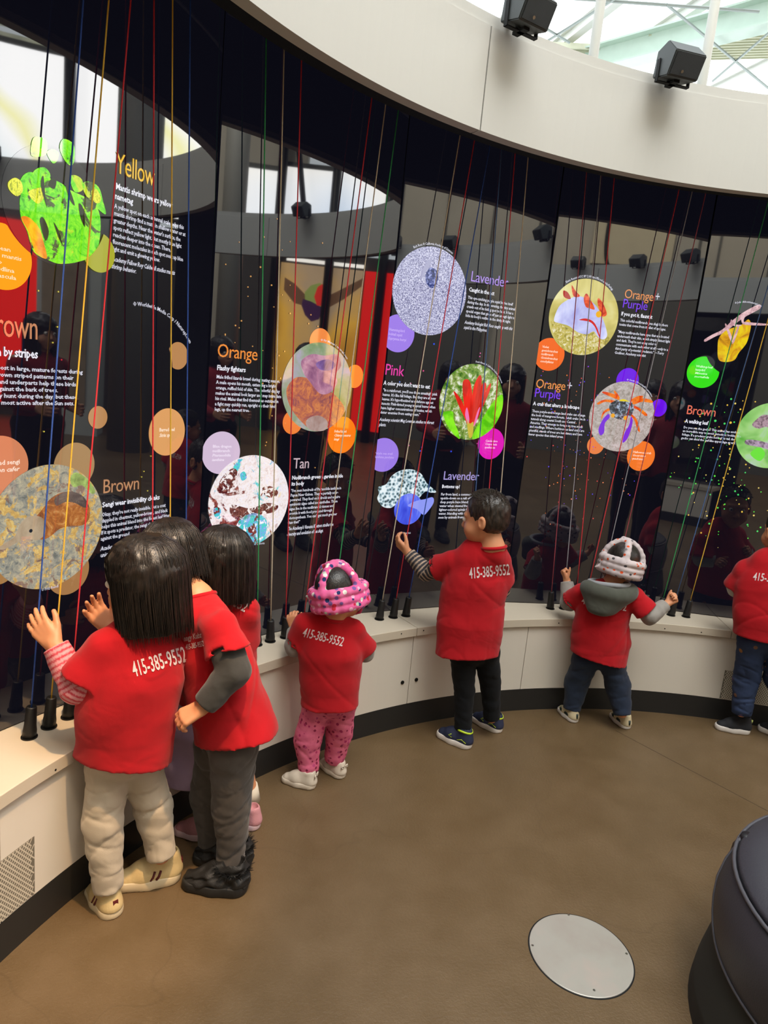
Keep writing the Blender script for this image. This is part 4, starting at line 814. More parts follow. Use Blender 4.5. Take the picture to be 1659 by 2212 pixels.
# ------------------------------------------------------------------ hanging cords, each running down into a black rubber sleeve
CORDC = {'blue': '#2c55b0', 'yellow': '#f0c040', 'red': '#e0303e', 'green': '#32a860', 'white': '#ddceb4', 'grey': '#a09ea6', 'faded red': '#a84452', 'dim blue': '#4668a0'}
M_CORD = {k: plain('cord_' + k.replace(' ', '_'), c, 0.75, bscale=700, bstr=0.6) for k, c in CORDC.items()}
M_SLV = plain('black_rubber_sleeve', '#0d0d0e', 0.5, bscale=90, bstr=0.3)
R_C = 2.518
def plane_pt(p_a, p_b, r, z):
    """point of the cord's sight plane on the circle of radius r at height z"""
    n = ray(*p_a).cross(ray(*p_b)); best = None
    for i in range(6200, 18200):
        a = i / 100; p = pol(r, a, z); e = (p - EYE).dot(n)
        if best is not None and (e > 0) != (best > 0): return p
        best = e
    return None
def cord(col, base, top, label, via=(), hgt=0.088):
    n = ray(*top).cross(ray(*base))
    b = on_z(base[0], base[1], Z_CAP); a = az(b); b = pol(R_C, a, Z_CAP)
    tp = None; prev = None
    for i in range(-2500, 2500):
        aa = a + i / 100; p = pol(R_C - 0.02, aa, 2.655); e = (p - EYE).dot(n)
        if prev is not None and (e > 0) != (prev > 0): tp = p if tp is None or abs((p - b).to_2d().length) < abs((tp - b).to_2d().length) else tp
        prev = e
    if tp is None: tp = pol(R_C - 0.02, a, 2.655)
    t = tag(empty('hanging_cord', b), label, 'cord')
    st = b + (tp - b) * ((hgt - 0.01) / (2.655 - Z_CAP))
    axis = (tp - b).normalized()
    pts = [b + axis * (hgt - 0.02)]
    for (u, v, D) in via: pts.append(at_dist(u, v, D))
    pts.append(tp)
    full = []
    for p, q in zip(pts[:-1], pts[1:]):
        for k in range(10): full.append(p.lerp(q, k / 10))
    full.append(tp)
    o = MB().tube(full, 0.0021, 8).build('cord', M_CORD[col], smooth=True); o.parent = t; o.matrix_parent_inverse = Matrix.Translation(b).inverted()
    R = axis.to_track_quat('Z', 'Y').to_matrix().to_4x4()
    M3 = R.to_3x3()
    MB().lathe([(0.0175, 0.001), (0.0175, 0.02), (0.0155, 0.035), (0.0135, hgt - 0.004), (0.0115, hgt), (0.004, hgt - 0.004)], n=24, M=M3).build('sleeve', M_SLV, t, smooth=True)
    MB().lathe([(0.021, 0.0003), (0.021, 0.003)], n=24).build('sleeve_base', M_SLV, t)
    return t
cord('blue', (57, 1590), (179, 0), 'blue cord from the front-most sleeve at far left, by the striped-sleeve hand')
cord('yellow', (105, 1570), (235, 0), 'yellow cord behind the pink striped sleeve at far left')
cord('red', (150, 1550), (283, 0), 'red cord rising past the raised right palm of the bobbed girl')
cord('red', (330, 1470), (333, 0), 'red cord hidden low down behind the bobbed heads, left of its yellow neighbour')
cord('yellow', (366, 1455), (373, 0), 'yellow cord running down behind the heads of the huddled children')
cord('blue', (398, 1442), (411, 0), 'blue cord nearest the first display seam, behind the huddled children')
cord('green', (553, 1392), (575, 90), 'green cord just right of the huddled children, over the nudibranch disc')
cord('white', (583, 1385), (613, 135), 'off-white cord between the green and red ones, right of the nudibranch disc')
cord('red', (612, 1375), (651, 135), 'red cord over the word Tan, ending by the pink-helmet hand')
cord('red', (640, 1362), (802, 212), 'red cord slanting over the lizard disc to the pink-helmet toddler hand')
cord('white', (676, 1355), (832, 225), 'off-white cord slanting down behind the pink helmet')
cord('green', (702, 1348), (860, 232), 'green cord slanting down behind the pink helmet, over the orange name disc')
cord('white', (815, 1335), (995, 283), 'off-white cord held by the boy in striped sleeves')
cord('red', (845, 1331), (1025, 300), 'red cord just right of the held off-white one, over the snail')
cord('blue', (873, 1328), (1057, 320), 'dark blue cord right of the pair by the boy with striped sleeves')
cord('dim blue', (1004, 1316), (1083, 325), 'faint blue cord right of the squid disc, ending behind the boy')
cord('red', (1029, 1312), (1112, 330), 'red cord over the red-leaf disc, ending behind the boy head')
cord('white', (1052, 1310), (1140, 335), 'off-white cord passing the magenta disc, behind the boy head')
cord('faded red', (1185, 1312), (1265, 390), 'faded red cord left of the white-helmet toddler raised fist')
cord('grey', (1215, 1314), (1297, 385), 'grey cord at the raised left fist of the white-helmet toddler')
cord('red', (1245, 1318), (1327, 388), 'red cord passing the left shoulder of the white-helmet toddler')
cord('red', (1262, 1318), (1466, 415), 'red cord slanting over the crab disc to the white helmet')
cord('grey', (1289, 1320), (1492, 430), 'grey cord slanting behind the top of the white helmet')
cord('faded red', (1317, 1322), (1521, 435), 'faded red cord slanting behind the white helmet, right of the grey one')
cord('green', (1425, 1328), (1656, 450), 'green cord at the grey right sleeve of the white-helmet toddler')
cord('dim blue', (1450, 1330), (1659, 620), 'faint blue cord at the raised right fist of the white-helmet toddler')
cord('yellow', (1481, 1332), (1659, 690), 'yellow cord rightmost in view, left of the child in printed trousers')

# ------------------------------------------------------------------ figures: smooth-blended solids turned into one continuous skin
def V3(p): return np.array([p[0], p[1], p[2]], dtype=np.float64)
class Form:
    def __init__(s, h=0.0035): s.h = h; s.ops = []
    def cone(s, a, b, ra, rb, k=0.012, ax=None, sq=1.0, cut=False):
        a, b = V3(a), V3(b); ba = b - a; L2 = max(ba @ ba, 1e-9)
        if ax is not None: ax = V3(ax) / np.linalg.norm(V3(ax))
        def f(P):
            p = P - a; t = np.clip((p @ ba) / L2, 0, 1); q = p - t[..., None] * ba
            if ax is not None:
                q = q + (q @ ax)[..., None] * ax * (1 / sq - 1)
                return (np.sqrt((q * q).sum(-1)) - (ra + (rb - ra) * t)) * min(1.0, (1 + sq) / 2)
            return np.sqrt((q * q).sum(-1)) - (ra + (rb - ra) * t)
        m = max(ra, rb); s.ops.append(('sub' if cut else 'add', f, np.minimum(a, b) - m, np.maximum(a, b) + m, k)); return s
    def chain(s, pts, k=0.012, ax=None, sq=1.0):
        for (p, ra), (q, rb) in zip(pts[:-1], pts[1:]): s.cone(p, q, ra, rb, k, ax, sq)
        return s
    def sleeve(s, sh, el, r0, r1, t, k):
        """a short sleeve: tapered tube from the shoulder, cut square and hollow at the cuff"""
        sh, el = V3(sh), V3(el); L = np.linalg.norm(el - sh); a = (el - sh) / L; e = L * t
        def f(P):
            q = P - sh; x = q @ a; rad = np.sqrt(np.maximum((q * q).sum(-1) - x * x, 0)); xc = np.clip(x, 0, e)
            d = np.sqrt(rad * rad + np.minimum(x, 0) ** 2) - (r0 + (r1 - r0) * xc / e); d = np.maximum(d, x - e)
            return np.maximum(d, -np.maximum(rad - (r1 - .011), (e - .014) - x))
        m = max(r0, r1) + .005; p1 = sh + a * e; s.ops.append(('add', f, np.minimum(sh, p1) - m, np.maximum(sh, p1) + m, k)); return s
    def ell(s, c, rad, R=None, k=0.012, cut=False):
        c = V3(c); rad = np.array(rad, float); R = np.eye(3) if R is None else np.array(R)
        def f(P):
            q = (P - c) @ R; a = np.sqrt(((q / rad) ** 2).sum(-1)); b = np.sqrt(((q / rad ** 2) ** 2).sum(-1)); return a * (a - 1) / np.maximum(b, 1e-9)
        m = rad.max(); s.ops.append(('sub' if cut else 'add', f, c - m, c + m, k)); return s
    def plane(s, p, n, box=None):
        p, n = V3(p), V3(n) / np.linalg.norm(V3(n)); f = lambda P: (P - p) @ n
        s.ops.append(('clip', f, *(box if box else (None, None)), 0)); return s
    def clipcap(s, p, ax, rad):
        """flat cut across one limb only: beyond p along ax, within rad of the limb's line"""
        p = V3(p); ax = V3(ax) / np.linalg.norm(V3(ax))
        def f(P):
            q = P - p; t = q @ ax; r = np.sqrt(np.maximum((q * q).sum(-1) - t * t, 0)); return np.where(r < rad, t, -1.0)
        m = rad + 0.01; s.ops.append(('clip', f, p - m, p + m, 0)); return s
    def wrinkle(s, amp, freq, seed=0, dirv=None):
        rr = random.Random(seed); W = []
        for _ in range(5):
            d = np.array([rr.gauss(0, 1) for _ in range(3)])
            if dirv is not None: d = d * 0.45 + V3(dirv) * rr.choice((-1, 1)) * 1.1
            d /= np.linalg.norm(d); e = np.array([rr.gauss(0, 1) for _ in range(3)]); W.append((d * freq * rr.uniform(0.7, 1.5), e * freq * 0.35, rr.uniform(0, 6)))
        def f(P):
            o = 0
            for d, e, ph in W: o = o + np.sin(P @ d + 1.6 * np.sin(P @ e + ph) + ph)
            return o * (amp / 2.4)
        s.ops.append(('disp', f, None, None, 0)); return s
    def crease(s, amp, freq, seed=0, dirv=(0, 0, 1), n=4):
        """narrow fold lines, fading in and out"""
        rr = random.Random(seed); W = []
        for _ in range(n):
            d = V3(dirv) + np.array([rr.gauss(0, .55) for _ in range(3)]); d /= np.linalg.norm(d); e = np.array([rr.gauss(0, 1) for _ in range(3)]); W.append((d * freq * rr.uniform(.7, 1.3), e * freq * .45, rr.uniform(0, 6), rr.uniform(0, 6)))
        def f(P):
            o = 0
            for d, e, ph, ps in W: o = o + (1 - np.abs(np.sin(P @ d + 1.3 * np.sin(P @ e + ph) + ph))) ** 5 * np.clip(np.sin(P @ e * 1.3 + ps), 0, 1)
            return o * amp
        s.ops.append(('disp', f, None, None, 0)); return s
    def mesh(s, name='form'):
        h = s.h; adds = [o for o in s.ops if o[0] == 'add']
        lo = np.min([o[2] for o in adds], 0) - 0.012; hi = np.max([o[3] for o in adds], 0) + 0.012
        n = np.ceil((hi - lo) / h).astype(int) + 1; D = np.full(n, 0.03, dtype=np.float32)
        ax = [lo[i] + h * np.arange(n[i]) for i in range(3)]
        for kind, f, a, b, k in s.ops:
            mg = 0.03 + h
            i0 = np.zeros(3, int) if a is None else np.clip(((a - mg - lo) / h).astype(int), 0, n - 1)
            i1 = n if b is None else np.clip(((b + mg - lo) / h).astype(int) + 1, 1, n)
            sl = tuple(slice(i0[i], i1[i]) for i in range(3)); d = D[sl]
            if d.size == 0: continue
            if kind in ('disp', 'clip'):
                idx = np.argwhere(np.abs(d) < 0.029) if kind == 'disp' else None
                if kind == 'disp':
                    if len(idx) == 0: continue
                    P = lo + (idx + i0) * h; d[tuple(idx.T)] += f(P).astype(np.float32); continue
            P = np.stack(np.meshgrid(*[ax[i][sl[i]] for i in range(3)], indexing='ij'), -1)
            v = f(P).astype(np.float32)
            if kind == 'add':
                v = np.minimum(v, 0.03); hh = np.clip(0.5 + 0.5 * (d - v) / max(k, 1e-5), 0, 1); d[...] = d * (1 - hh) + v * hh - k * hh * (1 - hh)
            elif kind == 'sub': d[...] = np.maximum(d, -v)
            else: d[...] = np.maximum(d, v)
        D[0], D[-1], D[:, 0], D[:, -1], D[:, :, 0], D[:, :, -1] = (0.03,) * 6
        IN = D < 0; c = IN[:-1, :-1, :-1]
        cnt = np.zeros(c.shape, np.uint8)
        for x in (0, 1):
            for y in (0, 1):
                for z in (0, 1): cnt += IN[x:x + c.shape[0], y:y + c.shape[1], z:z + c.shape[2]]
        act = np.argwhere((cnt > 0) & (cnt < 8)); idx = np.full(c.shape, -1, np.int32); idx[tuple(act.T)] = np.arange(len(act))
        S = np.zeros((len(act), 3)); N = np.zeros(len(act))
        cor = [(x, y, z) for x in (0, 1) for y in (0, 1) for z in (0, 1)]
        for i, ca in enumerate(cor):
            for cb in cor[i + 1:]:
                if sum(abs(p - q) for p, q in zip(ca, cb)) != 1: continue
                da = D[tuple((act + ca).T)]; db = D[tuple((act + cb).T)]; m = (da < 0) != (db < 0); t = np.where(m, da / np.where(m, da - db, 1), 0)
                p = np.array(ca) + t[:, None] * (np.array(cb) - np.array(ca)); S[m] += p[m]; N[m] += 1
        vs = lo + h * (act + S / N[:, None]); F = []
        for a in range(3):
            b, c2 = (a + 1) % 3, (a + 2) % 3
            sa = [slice(None)] * 3; sb = [slice(None)] * 3; sa[a] = slice(0, -1); sb[a] = slice(1, None)
            e = np.argwhere(IN[tuple(sa)] != IN[tuple(sb)]); e = e[(e[:, b] > 0) & (e[:, c2] > 0)]
            e = e[(e < np.array(c.shape)).all(1)]
            o = []
            for db, dc in ((-1, -1), (0, -1), (0, 0), (-1, 0)):
                q = e.copy(); q[:, b] += db; q[:, c2] += dc; o.append(idx[tuple(q.T)])
            q = np.stack(o, 1); q = q[(q >= 0).all(1)] if len(q) else q
            ee = e[(np.stack(o, 1) >= 0).all(1)]; fl = IN[tuple(ee.T)]; q = np.where(fl[:, None], q, q[:, ::-1]); F.append(q)
        F = np.concatenate(F).astype(np.int32)
        me = bpy.data.meshes.new(name); me.vertices.add(len(vs)); me.vertices.foreach_set('co', vs.astype(np.float32).ravel())
        me.loops.add(F.size); me.loops.foreach_set('vertex_index', F.ravel()); me.polygons.add(len(F)); me.polygons.foreach_set('loop_start', np.arange(0, F.size, 4, dtype=np.int32))
        me.polygons.foreach_set('use_smooth', np.ones(len(F), bool)); me.update(calc_edges=True); me.validate(); s.vs = vs; return me
def colour_verts(me, vs, cols):
    at = me.color_attributes.new('Col', 'FLOAT_COLOR', 'POINT'); c = np.ones((len(me.vertices), 4), np.float32); c[:, :3] = cols[:len(me.vertices)]; at.data.foreach_set('color', c.ravel())

UP_ = Vector((0, 0, 1))
def yawv(d, z=0.0): a = math.radians(d); return Vector((math.cos(a), math.sin(a), z)).normalized()
M_SKIN = {'a': plain('skin_warm', '#cf8f68', 0.5, spec=0.4, var=0.07, vscale=30, sub=0.15), 'b': plain('skin_light', '#c58f70', 0.5, spec=0.4, var=0.07, vscale=30, sub=0.15)}
def hair_mat(name, c, c2):
    m, nt, b = new_mat(name); v = coords(nt, (1, 1, 0.12)); c_ = ramp(nt, noise(nt, v, 160, 3), [(0.35, c), (0.7, c2)]); nt.links.new(c_, b.inputs['Base Color'])
    b.inputs['Roughness'].default_value = 0.38; b.inputs['Specular IOR Level'].default_value = 0.5; bump(nt, b, noise(nt, v, 260, 2), 0.5, 0.002); return m
M_HAIR = hair_mat('black_hair', '#100d0c', '#2b221d'); M_HAIRB = hair_mat('cropped_dark_hair', '#17120f', '#382b22')
M_RSHIRT = fabric('red_cotton_tee', '#ac121c', wr=13, ws=0.4, sheen=.1)
M_PRINT = plain('white_shirt_print', '#d9c9c9', 0.7)
M_EYE = plain('eye_white', '#e4ddd4', 0.2); M_IRIS = plain('dark_iris', '#120c08', 0.15); M_LIP = None

def hand(B, w, d, n, side, L=0.105, curl=(15, 20, 15), spread=7, thumb=(0.7, 25), k=0.0015, grip=None):
    """w wrist, d finger direction, n palm-side normal, side=+1/-1 which way the thumb leaves"""
    d = d.normalized(); n = (n - d * n.dot(d)).normalized(); t = d.cross(n) * side
    kn = [w + d * (0.50 * L - (0.02 * L, 0, 0.01 * L, 0.05 * L)[i]) + t * ((1.5 - i) * 0.118 * L) for i in range(4)]
    B.cone(w - d * 0.14 * L, w + d * 0.05 * L, 0.165 * L, 0.15 * L, 0.008, n, 0.8)
    for i in range(4): B.cone(w + d * 0.04 * L + t * ((1.5 - i) * 0.07 * L), kn[i], 0.10 * L, 0.083 * L, 0.006)
    lens = (0.40, 0.45, 0.42, 0.33)
    for i in range(4):
        a = math.radians((1.5 - i) * spread); dd = (d * math.cos(a) + t * math.sin(a)).normalized(); p = kn[i]; ang = 0
        for j, (fr, c) in enumerate(zip((0.45, 0.31, 0.24), curl)):
            ang += math.radians(c + (i * 4 if curl[0] > 40 else 0)); sd = dd * math.cos(ang) + n * math.sin(ang); q = p + sd * (lens[i] * L * fr)
            B.cone(p, q, L * (0.066 - 0.006 * j), L * (0.060 - 0.007 * j), k if j == 0 else 0.002); p = q
    a = math.radians(thumb[1]); p = w + d * 0.10 * L + t * 0.15 * L + n * 0.03 * L
    dd = (t * thumb[0] + d * (1.1 - thumb[0] * 0.5) + n * math.sin(a)).normalized(); q = p + dd * 0.24 * L; B.cone(p, q, 0.095 * L, 0.075 * L, 0.005)
    r = q + (dd + d * 0.4 + n * 0.3 * math.sin(a)).normalized() * 0.19 * L; B.cone(q, r, 0.073 * L, 0.064 * L, 0.002)
    e = r + (dd * 0.6 + d * 0.8 + n * 0.4 * math.sin(a)).normalized() * 0.13 * L; B.cone(r, e, 0.062 * L, 0.052 * L, 0.002)

def frame(f, u):
    f = f.normalized(); u = (u - f * u.dot(f)).normalized(); r = f.cross(u); return np.array([[r.x, f.x, u.x], [r.y, f.y, u.y], [r.z, f.z, u.z]])
def head(B, c, R, s):
    L = lambda x, y, z: V3(c) + R @ np.array([x, y, z]) * s
    B.ell(L(0, -.010, .036), (.074 * s, .088 * s, .076 * s), R, 0.01); B.ell(L(0, .022, -.018), (.062 * s, .064 * s, .076 * s), R, 0.02)
    B.ell(L(0, .040, -.064), (.040 * s, .040 * s, .030 * s), R, 0.025); B.ell(L(0, .052, -.088), (.018 * s, .018 * s, .014 * s), R, 0.02)
    for e in (-1, 1):
        B.ell(L(e * .036, .050, -.040), (.026 * s, .026 * s, .026 * s), R, 0.018)
        B.cone(L(e * .012, .080, .018), L(e * .040, .070, .018), .008 * s, .007 * s, 0.014)
    B.cone(L(0, .080, .005), L(0, .094, -.030), .007 * s, .0105 * s, 0.008)
    for e in (-1, 1): B.ell(L(e * .010, .089, -.034), (.007 * s, .007 * s, .006 * s), R, 0.004)
    for e in (-1, 1): B.ell(L(e * .029, .092, .000), (.013 * s, .010 * s, .009 * s), R, cut=True)
    B.ell(L(0, .081, -.055), (.018 * s, .010 * s, .0055 * s), R, 0.003); B.ell(L(0, .079, -.064), (.015 * s, .010 * s, .006 * s), R, 0.003)
    for e in (-1, 1):
        B.cone(L(e * .073, -.004, -.012), L(e * .080, -.014, .012), .007 * s, .008 * s, 0.004)
        B.ell(L(e * .079, -.012, -.004), (.008 * s, .017 * s, .028 * s), R, 0.004); B.ell(L(e * .088, -.008, -.002), (.006 * s, .009 * s, .017 * s), R, cut=True)
    return L
def eyes(c, R, s, root):
    for e in (-1, 1):
        p = V3(c) + R @ np.array([e * .029, .0775, .000]) * s
        o = MB().lathe([(math.sin(a) * .0115 * s, -math.cos(a) * .0115 * s) for a in [math.pi * (i + .5) / 9 for i in range(9)]], Vector(p), 16).build('eye', M_EYE, smooth=True); child_world(o, root)
        q = V3(c) + R @ np.array([e * .029, .0855, .000]) * s
        ir = MB().lathe([(math.sin(a) * .0052 * s, -math.cos(a) * .0052 * s) for a in [math.pi * (i + .5) / 7 for i in range(7)]], Vector(q), 12).build('iris', M_IRIS, smooth=True); ir.parent = o

def shoe(root, heel, yaw, L, mats, style='sneaker', pitch=0.0, roll=0.0, label=None):
    """local: y forward from the heel, z up"""
    M = Matrix.Translation(heel) @ Matrix.Rotation(math.radians(yaw - 90), 4, 'Z') @ Matrix.Rotation(math.radians(-pitch), 4, 'X') @ Matrix.Rotation(math.radians(roll), 4, 'Y'); k = L / 0.16
    def form(F, name, m, me_parent=None):
        me = F.mesh(name); me.transform(M); o = link(name, me, None, m); 
        if me_parent is None: child_world(o, root)
        else: o.parent = me_parent
        return o
    U = Form(0.003); S = lambda x, y, z: Vector((x * k, y * k, z * k))
    U.cone(S(0, .028, .030), S(0, .085, .030), .029 * k, .031 * k, .012).cone(S(0, .085, .028), S(0, .128, .020), .031 * k, .024 * k, .012)
    top = .080 if style == 'high' else .066
    U.cone(S(0, .026, .03), S(0, .032, top), .029 * k, .027 * k, .012, (0, 1, 0), 1.15).cone(S(0, .06, .055), S(0, .10, .040), .020 * k, .016 * k, .014)
    if style == 'furry': U.wrinkle(0.004, 200, 3)
    U.ell(S(0, .036, top + .018), (.021 * k, .027 * k, .026 * k), cut=True); U.plane((0, 0, .020 * k), (0, 0, -1))
    up = form(U, 'shoe', mats[0]); 
    if label: up['label'] = label
    So = Form(0.003); So.cone(S(0, .030, .014), S(0, .080, .012), .034 * k, .034 * k, .01).cone(S(0, .080, .012), S(0, .130, .014), .034 * k, .028 * k, .01)
    So.plane((0, 0, .001), (0, 0, -1)); So.plane((0, 0, .026 * k), (0, 0, 1)); form(So, 'sole', mats[1], up)
    def strip(name, pts, w_, m):
        mb = MB()
        mb.tube([M @ S(*p) for p in pts], w_ * k, 6); o = mb.build(name, m, up, smooth=True)
    if style in ('sneaker', 'high', 'strap', 'band'):
        for e in (-1, 1):
            if mats[2] is not None:
                for dy in (0, .014): strip('stripe', [(e * .0312, .060 + dy, .027), (e * .0305, .054 + dy, .034), (e * .026, .049 + dy, .047)], .0032, mats[2])
        if mats[2] is not None: o = MB().box((0, 0, 0), (.014 * k, .004 * k, .012 * k)).build('heel_tab', mats[2], up); o.matrix_basis = M @ Matrix.Translation(S(0, -.0035, .048))
    if style == 'bow':
        for e in (-1, 1): strip('bow', [(e * .004, -.002, .062), (e * .016, -.004, .070), (e * .020, -.003, .060), (e * .004, -.002, .058)], .0035, mats[1])
    if style == 'runner':
        strip('collar', [(.0265 * math.sin(a), .033 - .030 * math.cos(a), top + .004 - .003 * math.cos(2 * a)) for a in [2 * math.pi * i / 16 for i in range(17)]], .0045, mats[2])
        for e in (-1, 1): strip('logo_stroke', [(e * .0318, .085, .029), (e * .0322, .074, .035), (e * .031, .090, .040), (e * .029, .078, .047)], .0018, mats[2]); strip('heel_line', [(e * .0295, .010, .030), (e * .0305, .030, .040), (e * .030, .05, .032)], .0016, mats[2])
    if style == 'panel':
        P_ = Form(0.003); P_.cone(S(0, .0275, .030), S(0, .10, .028), .0325 * k, .0335 * k, .008); P_.plane((0, 0, .026 * k), (0, 0, -1)); P_.plane((0, 0, .042 * k), (0, 0, 1)); form(P_, 'side_panel', mats[2], up)
        strip('heel_strap', [(0, -.004, .03), (0, -.003, .056)], .007, mats[2])
    if style == 'slip':
        strip('pull_tab', [(0, -.002, .052), (0, -.003, .066)], .006, mats[2])
    if style == 'furry':
        rr = random.Random(5); mb = MB()
        for i in range(160):
            a = rr.uniform(0, 2 * math.pi); b_ = Vector((.028 * math.sin(a), .036 - .030 * math.cos(a), .058)); e_ = b_ + Vector((.018 * math.sin(a), -.018 * math.cos(a), rr.uniform(0, .018))) + Vector([rr.uniform(-.006, .006) for _ in range(3)])
            mb.tube([M @ (b_ * k), M @ (e_ * k)], [.0016, .0004], 3, False)
        mb.build('fur_trim', M_BLACK, up)
    return up

def print_on(root, shirt_me, lines, l, r, cap_px, m=M_PRINT, shear=0.12, lead=1.35):
    """white lettering laid on the shirt: l, r = ends of the first baseline"""
    bvh = BVHTree.FromPolygons([v.co.copy() for v in shirt_me.vertices], [tuple(p.vertices) for p in shirt_me.polygons])
    bm = bmesh.new(); l = Vector(l); r = Vector(r); d = (r - l); up = Vector((d.y, -d.x)).normalized() * -1 if False else Vector((d.y, -d.x)).normalized()
    W = d.length; dn = d.normalized()
    if up.y > 0: up = -up
    for i, ln in enumerate(lines):
        cu = bpy.data.curves.new('t', 'FONT'); cu.body = ln; cu.size = 1.0; cu.resolution_u = 2; cu.shear = shear; cu.offset = 0.012
        ob = bpy.data.objects.new('t', cu); me = ob.to_mesh(); b2 = bmesh.new(); b2.from_mesh(me); ob.to_mesh_clear(); bpy.data.objects.remove(ob); bpy.data.curves.remove(cu)
        wd = max(v.co.x for v in b2.verts)
        bmesh.ops.triangulate(b2, faces=b2.faces)
        long = [e for e in b2.edges if e.calc_length() > 0.25]; bmesh.ops.subdivide_edges(b2, edges=long, cuts=2)
        mp = {}
        for v in b2.verts:
            px = l + dn * (v.co.x / wd * W) + up * (v.co.y / 0.72 * cap_px - i * cap_px * lead)
            dr = ray(px.x, px.y).normalized(); h, nrm, _, _ = bvh.ray_cast(EYE, dr)
            if h is None: mp[v] = None; continue
            if nrm.dot(dr) > 0: nrm = -nrm
            mp[v] = bm.verts.new(h + nrm * 0.0016)
        for f in b2.faces:
            q = [mp[v] for v in f.verts]
            if None in q: continue
            if max((a.co - b.co).length for a in q for b in q) > 0.05: continue
            try: bm.faces.new(q)
            except ValueError: pass
        b2.free()
    o = link('shirt_print', bm_mesh(bm), None, m)
    return o

def bob_hair(root, c, R, s, drop=0.14, seed=1, flare=1.0, name='hair', m=None, face=True, fringe=True):
    m = m or M_HAIR; L = lambda x, y, z: V3(c) + R @ np.array([x, y, z]) * s
    H = Form(0.004); H.ell(L(0, -.010, .038), (.086 * s, .100 * s, .084 * s), R, 0.01)
    H.cone(L(0, -.018, .02), L(0, -.020, -drop), .090 * s, .084 * s * flare, 0.02, Vector(R @ np.array([0, 1, 0])), 1.0)
    if face: H.ell(L(0, .125, -.075), (.074 * s, .090 * s, .105 * s), R, cut=True)
    H.ell(L(0, .03, -.17), (.05 * s, .06 * s, .11 * s), R, cut=True)
    dn = Vector(R @ np.array([0, 0, -1])); H.plane(L(0, 0, -drop), dn); H.wrinkle(0.002, 120, seed, None)
    me = H.mesh(name); o = link(name, me, None, m); child_world(o, root)
    rr = random.Random(seed); mb = MB()
    for i in range(900):
        th = rr.uniform(-math.pi, math.pi); fx, fy = math.sin(th), math.cos(th)     # th = 0 looks forward
        front = abs(th) < 0.85; zend = (rr.uniform(.004, .012) if front and fringe else -drop - rr.uniform(-.020, .022)); pts = []
        jit = rr.uniform(0.985, 1.03)
        for j in range(9):
            t = j / 8
            if t < 0.45:
                ph = (t / 0.45) * math.pi / 2 * 0.95; x = .0875 * fx * math.sin(ph); y = -.012 + .1015 * fy * math.sin(ph); z = .038 + .0855 * math.cos(ph)
            else:
                q = (t - .45) / .55; x = .0885 * fx * (1 + .03 * math.sin(q * 3) + (flare - 1) * q); y = -.014 + .0985 * fy * (1 - .06 * q) ; z = .042 + (zend - .042) * q
                if not front: y -= .004 * q
            pts.append(Vector(L(x * jit, y * jit, z)))
        if front and not fringe: continue
        mb.tube(pts, [.0013 * s] * 7 + [.0009 * s, .0003 * s], 3, False)
    st = mb.build('hair_strands', m, None, smooth=True); st.parent = o
    return o

def crop_hair(root, c, R, s, m):
    L = lambda x, y, z: V3(c) + R @ np.array([x, y, z]) * s
    H = Form(0.003); H.ell(L(0, -.011, .039), (.0775 * s, .0915 * s, .0805 * s), R, 0.01); H.ell(L(0, -.030, -.002), (.0725 * s, .0685 * s, .056 * s), R, 0.02)
    H.ell(L(0, .115, -.010), (.120 * s, .085 * s, .098 * s), R, cut=True)
    for e in (-1, 1): H.ell(L(e * .085, .016, -.022), (.024 * s, .034 * s, .040 * s), R, cut=True)
    H.plane(L(0, 0, -.050), Vector(R @ np.array([0, .35, -1]))); H.wrinkle(0.0010, 260, 2)
    me = H.mesh('hair'); o = link('hair', me, None, m); child_world(o, root)
    rr = random.Random(8); mb = MB()
    for i in range(1500):
        th = rr.uniform(-math.pi, math.pi); ph = rr.uniform(0.05, .85 if abs(th) < 1.2 else 1.25); fx, fy = math.sin(th) * math.sin(ph), math.cos(th) * math.sin(ph)
        p = Vector(L(.079 * fx, -.011 + .093 * fy, .039 + .082 * math.cos(ph))); q = Vector(L(.079 * fx * 1.06 + rr.uniform(-.004, .004), -.004 + .093 * fy * 1.06, .039 + .088 * math.cos(ph)))
        mb.tube([p, q], [.0009 * s, .0003 * s], 3, False)
    st = mb.build('hair_strands', m, None); st.parent = o; return o

